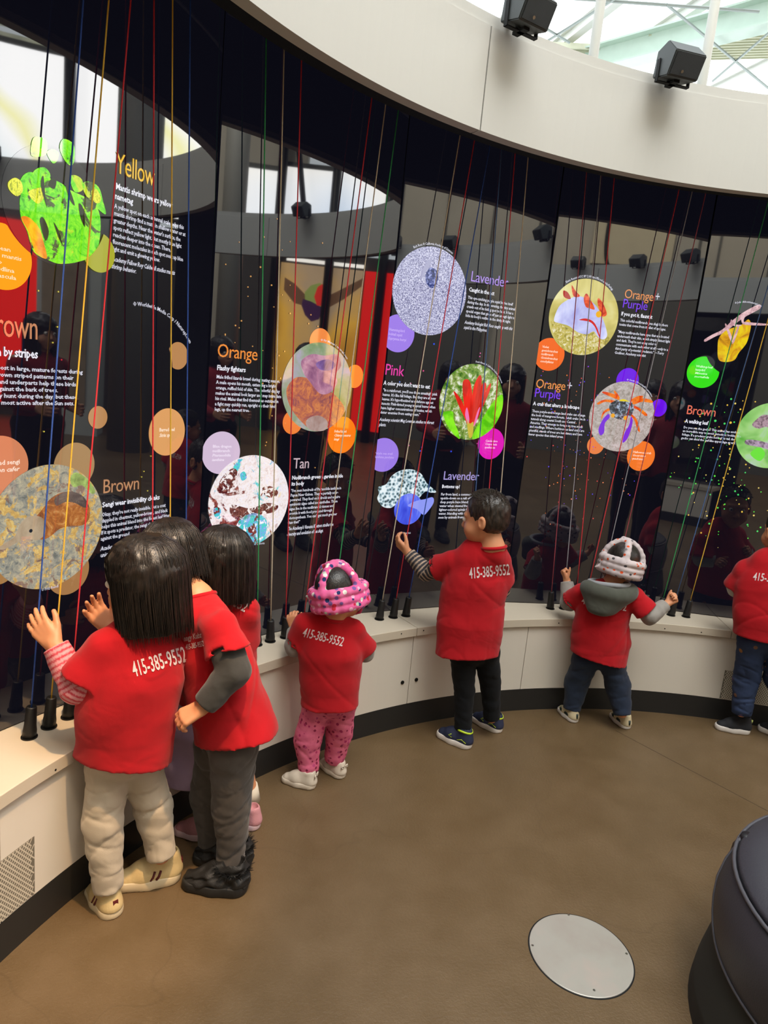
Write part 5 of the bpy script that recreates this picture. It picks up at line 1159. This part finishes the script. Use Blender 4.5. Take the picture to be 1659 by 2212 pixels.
def person(name_label, D0, J, opt):
    """J: joint -> (u, v, dD) measured in the photograph plus its distance offset"""
    P = {k: at_dist(v[0], v[1], D0 + v[2]) for k, v in J.items() if isinstance(v, tuple)}
    for k in ('ankL', 'ankR'):
        pass
    s = opt.get('s', 0.95); face = yawv(opt['face']); side = face.cross(Vector((0, 0, 1)))       # side = the person's right
    foot = opt['foot']; root = empty('person', foot); tag(root, name_label, 'person')
    hf = yawv(opt['head_yaw'], opt.get('head_z', 0.0)); hu = opt.get('head_up', Vector((0, 0, 1))); R = frame(hf, hu); hs = opt.get('hs', s)
    sk = M_SKIN[opt.get('skin', 'a')]
    # --- body
    B = Form(0.0038); L = head(B, P['head'], R, hs)
    B.cone(L(0, -.022, -.045), P['neck'], .040 * hs, .042 * s, 0.012); 
    B.cone(P['neck'], P['chest'], .045 * s, .066 * s, 0.02, face, 0.8); B.cone(P['chest'], P['pelvis'], .068 * s, .072 * s, 0.02, face, 0.8)
    for e in 'LR':
        if 'sh' + e not in P: continue
        B.cone(P['chest'].lerp(P['sh' + e], .3), P['sh' + e], .045 * s, .034 * s, 0.02); B.cone(P['sh' + e], P['el' + e], .034 * s, .027 * s, 0.008); B.cone(P['el' + e], P['wr' + e], .027 * s, .0185 * s, 0.006)
        hd = opt['hand' + e]; hand(B, P['wr' + e], hd[0], hd[1], hd[2], L=opt.get('hl', .105) , curl=hd[3], spread=hd[4] if len(hd) > 4 else 7, thumb=hd[5] if len(hd) > 5 else (.7, 25))
    for e in 'LR':
        B.cone(P['pelvis'], P['hip' + e], .050 * s, .042 * s, 0.02); B.cone(P['hip' + e], P['kn' + e], .042 * s, .034 * s, 0.01); B.cone(P['kn' + e], P['an' + e], .036 * s, .024 * s, 0.008)
    me = B.mesh('body'); body = link('body', me, None, sk); child_world(body, root); eyes(P['head'], R, hs, root)
    # --- shirt
    st = opt['shirt']                     # stations (u, v, dD, half width)
    T = Form(0.005); sq = opt.get('sq', 0.72); fa = opt.get('flat', face); C = [(at_dist(a, b, D0 + c), r) for a, b, c, r in st]
    T.chain(C, 0.03, fa, sq)
    for e in 'LR':
        if 'sh' + e not in P: continue
        sl = opt.get('sleeve', 0.72); sr = opt.get('sleeve_r', .050) * s
        T.cone(C[0][0].lerp(P['sh' + e], .25), P['sh' + e], .052 * s, .042 * s, 0.03); T.cone(P['neck'] - UP_ * .008, P['sh' + e], .034 * s, .036 * s, 0.03)
        T.sleeve(P['sh' + e], P['el' + e], .044 * s, sr, sl, .016)
    T.cone(P['neck'] - UP_ * .02, C[0][0], .050 * s, .075 * s, 0.03, face, .8)
    T.wrinkle(opt.get('wr', 0.0028) * 1.5, 24, opt.get('seed', 1), opt.get('wdir'))
    T.crease(opt.get('cr', .0032), 20, opt.get('seed', 1) + 31, opt.get('wdir', (.5, 0, 1)))
    T.wrinkle(0.0010, 62, opt.get('seed', 1) + 7)
    hp, hn = opt['hem']; T.plane(at_dist(hp[0], hp[1], D0 + hp[2]), hn)
    nk = P['neck']
    sm = T.mesh('shirt'); shirt = link('shirt', sm, None, opt.get('shirt_mat', M_RSHIRT)); child_world(shirt, root)
    nd_ = (V3(P['head']) - V3(nk)); nd_ = Vector(nd_ / np.linalg.norm(nd_)); nd_ = (nd_ + UP_ * 1.2).normalized(); c0_ = nk + nd_ * .008 * s; cx_ = nd_.cross(face).normalized(); cy_ = cx_.cross(nd_)
    col = MB().tube([c0_ + cx_ * (math.cos(a) * .049 * s) + cy_ * (math.sin(a) * .049 * s) for a in [2 * math.pi * i / 28 for i in range(29)]], .007, 8).build('collar', opt.get('shirt_mat', M_RSHIRT), shirt, smooth=True)
    for pr in opt.get('prints', ()):
        o = print_on(root, sm, *pr); o.parent = shirt
    # --- long sleeves under the tee
    us = opt.get('under')
    if us:
        for e in 'LR':
            if 'sh' + e not in P: continue
            Q = Form(0.004); wr = P['el' + e].lerp(P['wr' + e], us.get('cuff', .93)); r1 = us.get('r', .036) * s
            Q.cone(P['sh' + e], P['el' + e], r1 * 1.05, r1, 0.01).cone(P['el' + e], P['wr' + e], r1, r1 * .74, 0.01); Q.wrinkle(.0016, 90, 5)
            a_ = (P['wr' + e] - P['el' + e]).normalized(); Q.clipcap(wr, a_, r1 * 1.5); Q.clipcap(P['sh' + e].lerp(P['el' + e], .35), (P['sh' + e] - P['el' + e]), r1 * 2)
            qm = Q.mesh('long_sleeve')
            if 'stripe' in us:
                v = np.empty(len(qm.vertices) * 3, np.float32); qm.vertices.foreach_get('co', v); v = v.reshape(-1, 3); el, a1, a2 = V3(P['el' + e]), V3(a_), V3((P['el' + e] - P['sh' + e]).normalized())
                t1 = (v - el) @ a1; t2 = (v - el) @ a2; t = np.where(t1 > 0, t1, t2); ph = np.mod(t / us['stripe'][2], 1.0)[:, None]; c0, c1 = (np.array(lin(x)[:3]) for x in us['stripe'][:2])
                w_ = np.clip((np.abs(ph - .5) - (.5 - us['stripe'][3] / 2)) * 14 + .5, 0, 1); colour_verts(qm, v, c0 * (1 - w_) + c1 * w_); mm = us['mat']
            else: mm = us['mat']
            o = link('long_sleeve', qm, None, mm); child_world(o, root)
    # --- trousers
    pt = opt.get('pants')
    if pt:
        K = Form(0.005); r0, r1, r2 = pt['r']; K.cone(P['pelvis'] + Vector((0, 0, .04)), P['pelvis'], .076 * s, .082 * s, .02, face, .8)
        for e in 'LR':
            K.cone(P['pelvis'], P['hip' + e], .075 * s, r0, .02).cone(P['hip' + e], P['kn' + e], r0, r1, .015)
            end = P['kn' + e].lerp(P['an' + e], pt.get('len', .95)); K.cone(P['kn' + e], end, r1, r2, .010)
            if pt.get('cuff', True): K.cone(end - (end - P['kn' + e]).normalized() * .015, end, r2 * 1.06, r2 * .98, .003)
        K.crease(pt.get('wr', .003) * 1.2, 38, opt.get('seed', 1) + 17, (0, 0, 1)); K.wrinkle(pt.get('wr', .003) * .45, 48, opt.get('seed', 1) + 3, (0, 0, 1)); K.wrinkle(.0008, 110, 4, (0, 0, 1))
        for e in 'LR':
            end = P['kn' + e].lerp(P['an' + e], pt.get('len', .95)); K.clipcap(end + (end - P['kn' + e]).normalized() * .006, end - P['kn' + e], r2 * 1.6)
        km = K.mesh('trousers'); o = link('trousers', km, None, pt['mat']); child_world(o, root)
    for e in 'LR':
        if 'shoe' + e in opt: a = opt['shoe' + e]; h0, t0 = on_z(*a[0], 0), on_z(*a[1], 0); shoe(root, h0, math.degrees(math.atan2(t0.y - h0.y, t0.x - h0.x)), a[2], a[3], *a[4:])
    if 'sock' in opt:
        for e in 'LR':
            k_ = P['kn' + e]; an = P['an' + e]; q = MB().tube([an.lerp(k_, .0), an.lerp(k_, .35)], [.030 * s, .033 * s], 20).build('sock', opt['sock'], smooth=True); child_world(q, root)
    return root, P, R, body, shirt

UP = Vector((0, 0, 1)); RT = Vector((1, 0, 0))
def pxdir(a, b, D, dz=0.0):
    """unit vector from one measured point to another, with the distance change dz"""
    return (at_dist(b[0], b[1], D + dz) - at_dist(a[0], a[1], D)).normalized()
def dist_at(u, v): p = on_z(u, v, 0); return math.hypot(p.x, p.y)

# ---- E: the boy in striped sleeves
M_NAVY = fabric('black_joggers', '#0f1114', ws=0.4, sheen=.03); M_KHAKI = fabric('off_white_trousers', '#b7aa97', ws=0.6); M_DGREY = fabric('charcoal_sweatpants', '#4b4541', ws=0.5, var=.08); M_BLUEP = fabric('navy_sweatpants', '#242d3e', ws=0.5, sheen=.08)
SH_NAVY = plain('navy_mesh_shoe', '#1c2440', 0.7, bscale=500, bstr=.5, var=.2); SH_WHITE = plain('white_rubber', '#d6cfc8', 0.45); SH_NEON = plain('neon_trim', '#b6d22a', 0.5)
SH_CREAM = plain('cream_leather', '#cbb382', 0.5, bscale=160, bstr=.3); SH_CRSOLE = plain('cream_sole', '#cdbb9a', 0.5); SH_MAR = plain('maroon_trim', '#5a1418', 0.6)
SH_BLK = plain('black_shoe', '#151414', 0.65, bscale=300, bstr=.4); SH_BSOLE = plain('black_sole', '#1c1b1a', 0.6); SH_GOLD = plain('gold_print', '#b08a3a', 0.4, metal=.6)
SH_PINK = plain('pink_knit_shoe', '#c58a92', 0.7, bscale=400, bstr=.5); SH_PSOLE = plain('pink_white_sole', '#d8bcc4', 0.5)
SH_IVORY = plain('ivory_leather', '#cfc3b2', 0.5, var=.14, vscale=30); SH_GRN = plain('dark_green_side', '#1e2e2c', 0.5); SH_BONE = plain('bone_leather', '#c4b694', 0.5)
SH_NVY2 = plain('black_canvas', '#181a20', 0.8); SH_LIME = plain('pale_lime_tab', '#b9c46a', 0.6)
D = dist_at(1005, 1612)
f = D
E_ = person('boy with cropped dark hair and striped sleeves holding an off-white cord', D, dict(
    head=(1049, 1122, 0.02), neck=(1066, 1186, .0), chest=(1030, 1225, .03), pelvis=(1022, 1392, .03),
    shL=(975, 1212, .03), elL=(921, 1236, .09), wrL=(880, 1192, .14), shR=(1078, 1212, .04), elR=(1082, 1275, .13), wrR=(1040, 1262, .22),
    hipL=(1000, 1412, .02), knL=(1003, 1492, .03), anL=(1000, 1577, .02), hipR=(1050, 1408, .06), knR=(1060, 1482, .10), anR=(1062, 1550, .12)),
    dict(s=1.0, hs=.98, face=108, flat=yawv(100), head_yaw=153, head_z=-0.10, foot=on_z(1005, 1612, 0), hl=.112,
         handL=(pxdir((880, 1192), (846, 1158), D + .14, .03), pxdir((880, 1192), (905, 1130), D + .14, .10), -1, (28, 40, 30), 9, (.5, 35)),
         handR=(yawv(120, .5), yawv(200), 1, (40, 50, 30)),
         shirt=[(1030, 1210, .03, .098), (1026, 1262, .04, .125), (1018, 1330, .04, .133), (1010, 1420, .03, .142)], sq=.70, hem=((1010, 1412, .03), Vector((0.06, -.08, -1))), sleeve=.58, sleeve_r=.058, wr=.0028, seed=3,
         prints=[(['415-385-9552'], (1014, 1250), (1101, 1241), 24, M_PRINT, .12)],
         under=dict(mat=attr_mat('striped_knit'), r=.037, stripe=('#34343a', '#b09a86', .017, .36), cuff=.90),
         pants=dict(mat=M_NAVY, wr=.002, r=(.056, .044, .036), len=.97, cuff=False),
         shoeL=((1016, 1617), (946, 1588), .165, (SH_NAVY, SH_WHITE, SH_NEON), 'runner'), shoeR=((1081, 1583), (1024, 1555), .16, (SH_NAVY, SH_WHITE, SH_NEON), 'runner')))
crop_hair(E_[0], E_[1]['head'], E_[2], .98, M_HAIRB)

# ---- D: toddler in the pink helmet
M_PINKP = spotted('pink_printed_trousers', '#e27492', ('#a83060', '#8a2a4a', '#b84a78'), 60, .34, base2='#cc6080')
M_PHEL = spotted('pink_printed_padding', '#dc5a94', ('#2c3a6a', '#e8e4dc', '#c22a40', '#e8a8c4', '#7a5a98', '#b8c8b8'), 55, .42, base2='#e070a0')
M_GSL = fabric('grey_sleeve', '#8f8a84', ws=.3)
def helmet(root, c, R, s, mat, band_h=.030, tail=None, knob=False, extra=()):
    L = lambda x, y, z: V3(c) + R @ np.array([x, y, z]) * s
    Hm = Form(0.0036); n = 22
    ring_ = [L(.094 * math.cos(a), -.006 + .108 * math.sin(a), .012 - .010 * math.sin(a)) for a in [2 * math.pi * i / n for i in range(n + 1)]]
    for dz in (-.026, .0, .030): Hm.chain([(p + (R @ np.array([0, 0, dz - .018])) * s, .0195 * s) for p in ring_], .004)
    for k, ph in enumerate((0, 90)):
        pts = []
        for i in range(13):
            a = math.pi * i / 12; x = .093 * math.cos(a); z = .02 + .102 * math.sin(a)
            q = (x, 0) if ph == 0 else (0, x * 1.12)
            pts.append((L(q[0], q[1] - .006, z), .0150 * s))
        Hm.chain(pts, .008)
    Hm.ell(L(0, -.006, .120), (.030 * s, .030 * s, .013 * s), R, .01)
    if knob: Hm.cone(L(-.02, .01, .128), L(.012, -.02, .126), .016 * s, .014 * s, .006)
    if tail is not None: Hm.cone(L(*tail[0]), L(*tail[1]), .016 * s, .006 * s, .008)
    Hm.wrinkle(.0009, 110, 3)
    o = link('padded_helmet', Hm.mesh('padded_helmet'), None, mat); child_world(o, root)
    inner = Form(0.004); inner.ell(L(0, -.012, .040), (.080 * s, .094 * s, .083 * s), R); inner.plane(L(0, 0, -.015), Vector(R @ np.array([0, 0, -1]))); 
    h_ = link('hair', inner.mesh('hair'), None, M_HAIR); child_world(h_, root)
    for e in (-1, 1):
        q = MB().tube([L(e * .088, .01, -.02), L(e * .080, .025, -.05), L(e * .045, .045, -.088), L(0, .052, -.100)], .006 * s, 8).build('chin_strap', mat, o, smooth=True)
    return o
D = dist_at(690, 1698)
D_ = person('toddler in a pink printed padded helmet and pink printed trousers', D, dict(
    head=(735, 1284, .02), neck=(716, 1338, .01), chest=(712, 1372, .03), pelvis=(712, 1505, .02),
    shL=(661, 1352, .02), elL=(637, 1396, .04), wrL=(636, 1358, .13), shR=(764, 1360, .04), elR=(787, 1408, .09), wrR=(770, 1412, .17),
    hipL=(686, 1525, .035), knL=(664, 1597, .03), anL=(667, 1662, .02), hipR=(738, 1520, .04), knR=(732, 1585, .08), anR=(722, 1640, .09)),
    dict(s=.86, hs=.90, face=96, flat=yawv(100), head_yaw=62, head_z=.10, head_up=Vector((-.48, -.34, 1)), foot=on_z(690, 1698, 0), hl=.088,
         handL=(pxdir((636, 1358), (627, 1320), D + .13, .02), yawv(70, -.3), -1, (35, 45, 30), 8, (.5, 30)), handR=(yawv(130, .2), yawv(200), 1, (40, 50, 30)),
         shirt=[(712, 1362, .03, .084), (712, 1400, .03, .106), (712, 1460, .03, .108), (712, 1525, .02, .110)], sq=.80, hem=((712, 1522, .02), Vector((.05, -.05, -1))), sleeve=.86, sleeve_r=.058, seed=5, wr=.0034, wdir=(.6, 0, 1),
         prints=[(['415-385-9552'], (652, 1374), (739, 1396), 20, M_PRINT, .15)],
         under=dict(mat=M_GSL, r=.042, cuff=.86), pants=dict(mat=M_PINKP, r=(.054, .050, .038), len=.99, wr=.003),
         shoeL=((680, 1702), (620, 1688), .132, (SH_IVORY, SH_IVORY, None), 'bow'), shoeR=((741, 1682), (692, 1650), .13, (SH_IVORY, SH_IVORY, None), 'bow')))
helmet(D_[0], D_[1]['head'], D_[2], .91, M_PHEL, tail=((-.085, -.06, .0), (-.118, -.055, .012)))

# ---- F: toddler in the white helmet and hooded top
M_WHEL = spotted('white_printed_padding', '#c9bcbc', ('#d8542a', '#4a4648', '#8a8488', '#d8542a', '#6a6468'), 42, .30, base2='#bdb2b4', stretch=(1, 1, 1.3))
M_OLIVE = fabric('olive_grey_fleece', '#4a4c44', ws=.4); M_LINER = fabric('grey_marl_lining', '#8e9094', ws=.3)
D = dist_at(1285, 1572)
F_ = person('toddler in a white printed helmet and olive hood, arms spread, facing the display', D, dict(
    head=(1341, 1221, .04), neck=(1318, 1264, .02), chest=(1306, 1300, .03), pelvis=(1290, 1405, .03),
    shL=(1256, 1280, .02), elL=(1229, 1302, .06), wrL=(1224, 1252, .10), shR=(1368, 1290, .04), elR=(1404, 1330, .04), wrR=(1441, 1304, .10),
    hipL=(1264, 1425, .02), knL=(1246, 1476, .05), anL=(1236, 1530, .03), hipR=(1322, 1428, .04), knR=(1336, 1484, .06), anR=(1344, 1541, .03)),
    dict(s=.88, hs=.90, face=92, flat=yawv(94), head_yaw=78, head_z=-.05, head_up=Vector((.10, -.10, 1)), foot=on_z(1285, 1572, 0), hl=.088,
         handL=(pxdir((1224, 1252), (1210, 1222), D + .10, .0), pxdir((1224, 1252), (1252, 1226), D + .10, .03), -1, (70, 85, 50), 2, (.3, 55)),
         handR=(pxdir((1441, 1304), (1476, 1284), D + .10, .02), pxdir((1441, 1304), (1450, 1270), D + .10, -.02), -1, (60, 70, 40), 3, (.4, 50)),
         shirt=[(1308, 1290, .03, .092), (1304, 1320, .03, .115), (1298, 1370, .03, .122), (1289, 1428, .03, .140)], sq=.72, hem=((1289, 1420, .03), Vector((-.18, -.05, -1))), sleeve=.80, sleeve_r=.062, seed=6, wr=.0026, wdir=(-.6, 0, 1),
         prints=[(['415-385-9552'], (1256, 1304), (1352, 1320), 16, M_PRINT, .0)],
         under=dict(mat=M_GSL, r=.044, cuff=.90), pants=dict(mat=M_BLUEP, r=(.058, .056, .040), len=1.0, wr=.005),
         shoeL=((1243, 1562), (1217, 1541), .132, (SH_BONE, SH_WHITE, SH_GRN), 'panel'), shoeR=((1356, 1576), (1328, 1553), .132, (SH_BONE, SH_WHITE, SH_GRN), 'panel')))
helmet(F_[0], F_[1]['head'], F_[2], .90, M_WHEL, tail=((-.085, -.05, -.01), (-.118, -.05, -.03)), knob=True)
fa, sd_ = yawv(94), yawv(4)
hc = at_dist(1317, 1268, D - .02)
Hd = Form(0.004); hb = at_dist(1304, 1316, D - .085)
top_ = [hc + sd_ * (.098 * math.cos(t)) + fa * (.075 * math.sin(t) + .01) - UP * (.006 + .012 * (1 - abs(math.cos(t)))) for t in [math.pi + math.pi * i / 10 for i in range(11)]]
Hd.chain([(p, .026) for p in top_], .02)
for t in range(11): Hd.cone(top_[t] - UP * .01, hb + sd_ * (t - 5) * .009 + fa * abs(t - 5) * .004, .026, .022, .02)
Hd.ell(hc + UP * .050 + fa * .012, (.084, .066, .058), None, cut=True); Hd.wrinkle(.0012, 50, 4)
ho = link('hood', Hd.mesh('hood'), None, M_OLIVE); child_world(ho, F_[0]); ho['label'] = 'olive grey hood'
lin_ = MB().tube([hc + fa * .012 + UP * (.014 - .010 * math.sin(a)) + sd_ * (.086 * math.cos(a)) + fa * (.068 * math.sin(a)) for a in [2 * math.pi * i / 36 for i in range(37)]], .011, 10).build('hood_lining', M_LINER, None, smooth=True); lin_.parent = ho

# ---- G: child at the right edge
M_PRT = spotted('blue_printed_trousers', '#34405c', ('#7a5a48', '#94683c', '#26304a', '#54486a'), 24, .26, base2='#2c3854')
D = dist_at(1605, 1578) - .09
Gk = person('child in blue printed trousers and black slip-on shoes at the right edge', D, dict(
    head=(1692, 1152, .05), neck=(1684, 1206, .02), chest=(1664, 1240, .02), pelvis=(1652, 1372, .02),
    shL=(1610, 1232, .02), elL=(1594, 1270, .04), wrL=(1622, 1272, .09), shR=(1718, 1238, .03), elR=(1738, 1290, .04), wrR=(1730, 1265, .09),
    hipL=(1626, 1384, .0), knL=(1612, 1466, .04), anL=(1602, 1538, .03), hipR=(1680, 1388, .04), knR=(1680, 1466, .08), anR=(1704, 1552, .06)),
    dict(s=1.0, hs=.98, face=92, flat=yawv(92), head_yaw=92, foot=on_z(1605, 1578, 0), handL=(yawv(90, .3), yawv(60), -1, (40, 50, 30)), handR=(yawv(95, .3), yawv(120), 1, (40, 50, 30)), hl=.1,
         shirt=[(1664, 1228, .02, .098), (1660, 1270, .02, .130), (1656, 1320, .02, .136), (1652, 1392, .02, .150)], sq=.72, hem=((1652, 1378, .02), Vector((-.05, -.05, -1))), sleeve=.90, sleeve_r=.062, seed=8,
         prints=[(['415-385-9552'], (1626, 1253), (1716, 1262), 17, M_PRINT, .12)], under=dict(mat=fabric('pale_sleeve', '#b4b4ac'), r=.046, cuff=.9), pants=dict(mat=M_PRT, r=(.062, .056, .044), len=1.02, wr=.004),
         shoeL=((1617, 1583), (1550, 1574), .16, (SH_NVY2, SH_WHITE, SH_LIME), 'slip'), shoeR=((1716, 1600), (1645, 1578), .16, (SH_NVY2, SH_WHITE, SH_LIME), 'slip')))
crop_hair(Gk[0], Gk[1]['head'], Gk[2], .98, M_HAIRB)

# ---- C: girl hidden behind, pink shoes and lilac skirt
D = dist_at(480, 1800) + .03
M_LILAC = fabric('lilac_skirt', '#b39cbc', ws=.7)
C_ = person('girl half hidden at the back of the huddle, with pink shoes and a lilac skirt', D, dict(
    head=(482, 1218, .06), neck=(484, 1288, .04), chest=(482, 1335, .03), pelvis=(462, 1510, .0),
    shL=(432, 1330, .06), elL=(415, 1390, .12), wrL=(430, 1370, .2), shR=(524, 1320, .02), elR=(528, 1400, .06), wrR=(512, 1390, .12),
    hipL=(440, 1540, .0), knL=(440, 1650, .0), anL=(445, 1745, .0), hipR=(500, 1535, .05), knR=(520, 1640, .06), anR=(544, 1730, .08)),
    dict(s=1.0, hs=1.0, face=118, flat=yawv(115), head_yaw=118, head_z=-.15, foot=on_z(480, 1800, 0), handL=(yawv(110, .3), yawv(60), -1, (30, 40, 30)), handR=(yawv(95, .3), yawv(160), 1, (40, 50, 30)), hl=.105,
         shirt=[(482, 1328, .03, .090), (476, 1370, .03, .110), (470, 1430, .02, .115), (464, 1520, .0, .125)], sq=.72, hem=((464, 1510, .0), Vector((0, -.05, -1))), sleeve=.8, sleeve_r=.055, seed=11,
         prints=[(['415-385-9552'], (430, 1272), (528, 1322), 22, M_PRINT, .12)],
         sock=plain('cream_sock', '#c9bfae', .8), shoeL=((472, 1812), (380, 1798), .15, (SH_PINK, SH_PSOLE, None), 'sneaker'), shoeR=((560, 1788), (490, 1775), .15, (SH_PINK, SH_PSOLE, None), 'sneaker')))
bob_hair(C_[0], C_[1]['head'], C_[2], 1.02, .108, 3)
Sk = Form(0.005); pv = C_[1]['pelvis']; hm = at_dist(415, 1655, D - .02); Sk.cone(pv + UP * .06, pv, .085, .10, .02, yawv(115), .8).cone(pv, (pv + hm) / 2 + Vector((.02, -.01, 0)), .10, .12, .02, yawv(115), .7).cone((pv + hm) / 2 + Vector((.02, 0, 0)), hm + Vector((.05, -.01, -.02)), .12, .14, .02, yawv(115), .6)
Sk.wrinkle(.006, 45, 2, (1, .3, 0)); Sk.plane(hm - UP * .02, (0, 0, -1)); so_ = link('skirt', Sk.mesh('skirt'), None, M_LILAC); child_world(so_, C_[0])

# ---- B: child in charcoal sleeves bending to the left
D = dist_at(480, 1925) + .03
B_ = person('child in a charcoal long-sleeved top under a red tee, bending to the left', D, dict(
    head=(372, 1208, .22), neck=(428, 1296, .11), chest=(444, 1352, .08), pelvis=(512, 1560, .03),
    shL=(474, 1358, -.05), elL=(506, 1448, -.10), wrL=(437, 1528, -.11), shR=(442, 1330, .15), elR=(415, 1400, .17), wrR=(400, 1440, .18),
    hipL=(505, 1615, .0), knL=(500, 1738, .02), anL=(500, 1870, .02), hipR=(470, 1610, .09), knR=(452, 1720, .12), anR=(462, 1838, .12)),
    dict(s=1.0, hs=1.0, face=150, flat=yawv(70), head_yaw=128, head_z=-.35, head_up=Vector((-.28, .12, 1)), foot=on_z(480, 1925, 0), hl=.110,
         handL=(pxdir((437, 1528), (392, 1552), D - .11, .0), pxdir((437, 1528), (432, 1580), D - .11, .05), -1, (30, 45, 30), 6, (.6, 40)), handR=(yawv(140, .3), yawv(60), -1, (30, 40, 30)),
         shirt=[(444, 1348, .06, .066), (460, 1410, .04, .100), (480, 1470, .03, .108), (512, 1600, .02, .128)], sq=.85, hem=((512, 1588, .02), Vector((.22, -.12, -1))), sleeve=.60, sleeve_r=.064, seed=13, wr=.0045, wdir=(1, 0, .2),
         prints=[(['nngy Kubz', '415-385-9552'], (398, 1385), (438, 1376), 12, M_PRINT, .3, 1.6)],
         under=dict(mat=fabric('charcoal_jersey', '#3b3a38', ws=.4), r=.043, cuff=.93), pants=dict(mat=M_DGREY, r=(.066, .056, .041), len=.92, wr=.004),
         shoeL=((532, 1924), (396, 1912), .19, (SH_BLK, SH_BSOLE, SH_GOLD), 'furry'), shoeR=((540, 1872), (430, 1858), .18, (SH_BLK, SH_BSOLE, SH_GOLD), 'furry')))
bob_hair(B_[0], B_[1]['head'], B_[2], 1.0, .062, 5, fringe=False)

# ---- A: girl with the bob, hands at the cords
D = dist_at(300, 1935) - .05
M_PINKST = attr_mat('pink_striped_knit')
A_ = person('girl with a black bob and off-white trousers, both hands raised to the cords', D, dict(
    head=(311, 1256, .05), neck=(299, 1358, .03), chest=(298, 1405, .03), pelvis=(268, 1610, .03),
    shL=(226, 1402, .02), elL=(168, 1484, .03), wrL=(117, 1392, .08), shR=(368, 1405, .08), elR=(292, 1425, .17), wrR=(236, 1356, .20),
    hipL=(234, 1650, .05), knL=(222, 1775, .03), anL=(234, 1920, .01), hipR=(300, 1642, .07), knR=(332, 1745, .08), anR=(348, 1848, .06)),
    dict(s=1.0, hs=1.0, face=112, flat=yawv(104), head_yaw=172, head_z=-.12, foot=on_z(300, 1935, 0), hl=.118,
         handL=(pxdir((117, 1392), (72, 1335), D + .08, .05), pxdir((117, 1392), (150, 1340), D + .08, .16), -1, (10, 14, 8), 6, (.55, 8)),
         handR=(pxdir((236, 1352), (196, 1303), D + .20, .0), pxdir((236, 1352), (255, 1300), D + .20, -.16), 1, (12, 18, 10), 8, (.6, 12)),
         shirt=[(296, 1402, .03, .094), (290, 1460, .03, .118), (276, 1540, .03, .120), (262, 1650, .03, .128)], sq=.74, hem=((262, 1638, .03), Vector((-.10, -.16, -1))), sleeve=.74, sleeve_r=.062, seed=21, wr=.003, cr=.0016,
         prints=[(['415-385-9552'], (290, 1462), (404, 1428), 34, M_PRINT, .1)],
         under=dict(mat=M_PINKST, r=.042, stripe=('#d8949a', '#bf3a48', .014, .40), cuff=.95), pants=dict(mat=M_KHAKI, r=(.056, .052, .040), len=.96, wr=.0035, cuff=False),
         shoeL=((250, 1984), (206, 1926), .16, (SH_CREAM, SH_CRSOLE, SH_MAR), 'high', 8), shoeR=((388, 1892), (268, 1915), .185, (SH_CREAM, SH_CRSOLE, SH_MAR), 'sneaker')))
bob_hair(A_[0], A_[1]['head'], A_[2], 1.03, .120, 7)

# ---- two adults beside the camera, seen mirrored in the displays
def adult(label, ang, r, yaw, hcol, shirt_mat, seed, tall=1.60):
    b0 = pol(r, ang); f_ = yawv(yaw); s_ = f_.cross(UP)
    k = tall / 1.6; J = {}
    root = tag(empty('person', b0), label, 'person'); P = lambda x, y, z: b0 + s_ * x * k + f_ * y * k + UP * z * k
    R = frame(f_, UP); B = Form(0.007); hc_ = P(0, .02, 1.47); head(B, hc_, R, 1.08 * k)
    B.cone(P(0, 0, 1.40), P(0, 0, 1.30), .05, .055, .015).cone(P(0, 0, 1.28), P(0, 0, .95), .11, .12, .03, f_, .65)
    for e in (-1, 1):
        B.cone(P(e * .17, 0, 1.27), P(e * .20, -.02, 1.02), .045, .036).cone(P(e * .20, -.02, 1.02), P(e * .14, .18, .98), .034, .024); hand(B, P(e * .14, .18, .98), f_, -s_ * e, e, L=.17, curl=(25, 30, 20))
        B.cone(P(e * .09, 0, .88), P(e * .09, .01, .47), .075, .055).cone(P(e * .09, .01, .47), P(e * .09, -.02, .07), .05, .035)
    child_world(link('body', B.mesh(), None, M_SKIN['b']), root); eyes(hc_, R, 1.08 * k, root)
    T = Form(0.008); T.cone(P(0, 0, 1.22), P(0, 0, .88), .165, .17, .03, f_, .66)
    for e in (-1, 1): T.cone(P(e * .08, 0, 1.28), P(e * .17, 0, 1.25), .06, .06, .03).cone(P(e * .17, 0, 1.25), P(e * .20, -.02, 1.02), .062, .055).cone(P(e * .20, -.02, 1.02), P(e * .15, .15, .985), .05, .038)
    T.wrinkle(.005, 18, seed); T.plane(P(0, 0, .82), (0, 0, -1)); child_world(link('sweater', T.mesh(), None, shirt_mat), root)
    K = Form(0.008)
    for e in (-1, 1): K.cone(P(0, 0, .90), P(e * .09, 0, .85), .12, .10, .03).cone(P(e * .09, 0, .85), P(e * .09, .01, .47), .10, .075).cone(P(e * .09, .01, .47), P(e * .09, -.02, .10), .07, .055)
    K.plane(P(0, 0, .08), (0, 0, -1)); child_world(link('trousers', K.mesh(), None, M_NAVY), root)
    for e in (-1, 1): shoe(root, Vector((*(P(e * .09, -.07, 0).to_2d()), 0)), yaw, .26, (SH_BLK, SH_BSOLE, None), 'sneaker')
    bob_hair(root, hc_, R, 1.12 * k, hcol, seed, fringe=False)
    return root
adult('woman with long dark hair in a red sweater, standing right of the camera', 54, 1.75, 150, .22, fabric('dark_red_sweater', '#8a1420'), 31, 1.62)
adult('woman with short dark hair in a crimson top, farther right of the camera', 24, 1.55, 130, .10, fabric('crimson_top', '#94202c'), 33, 1.60)
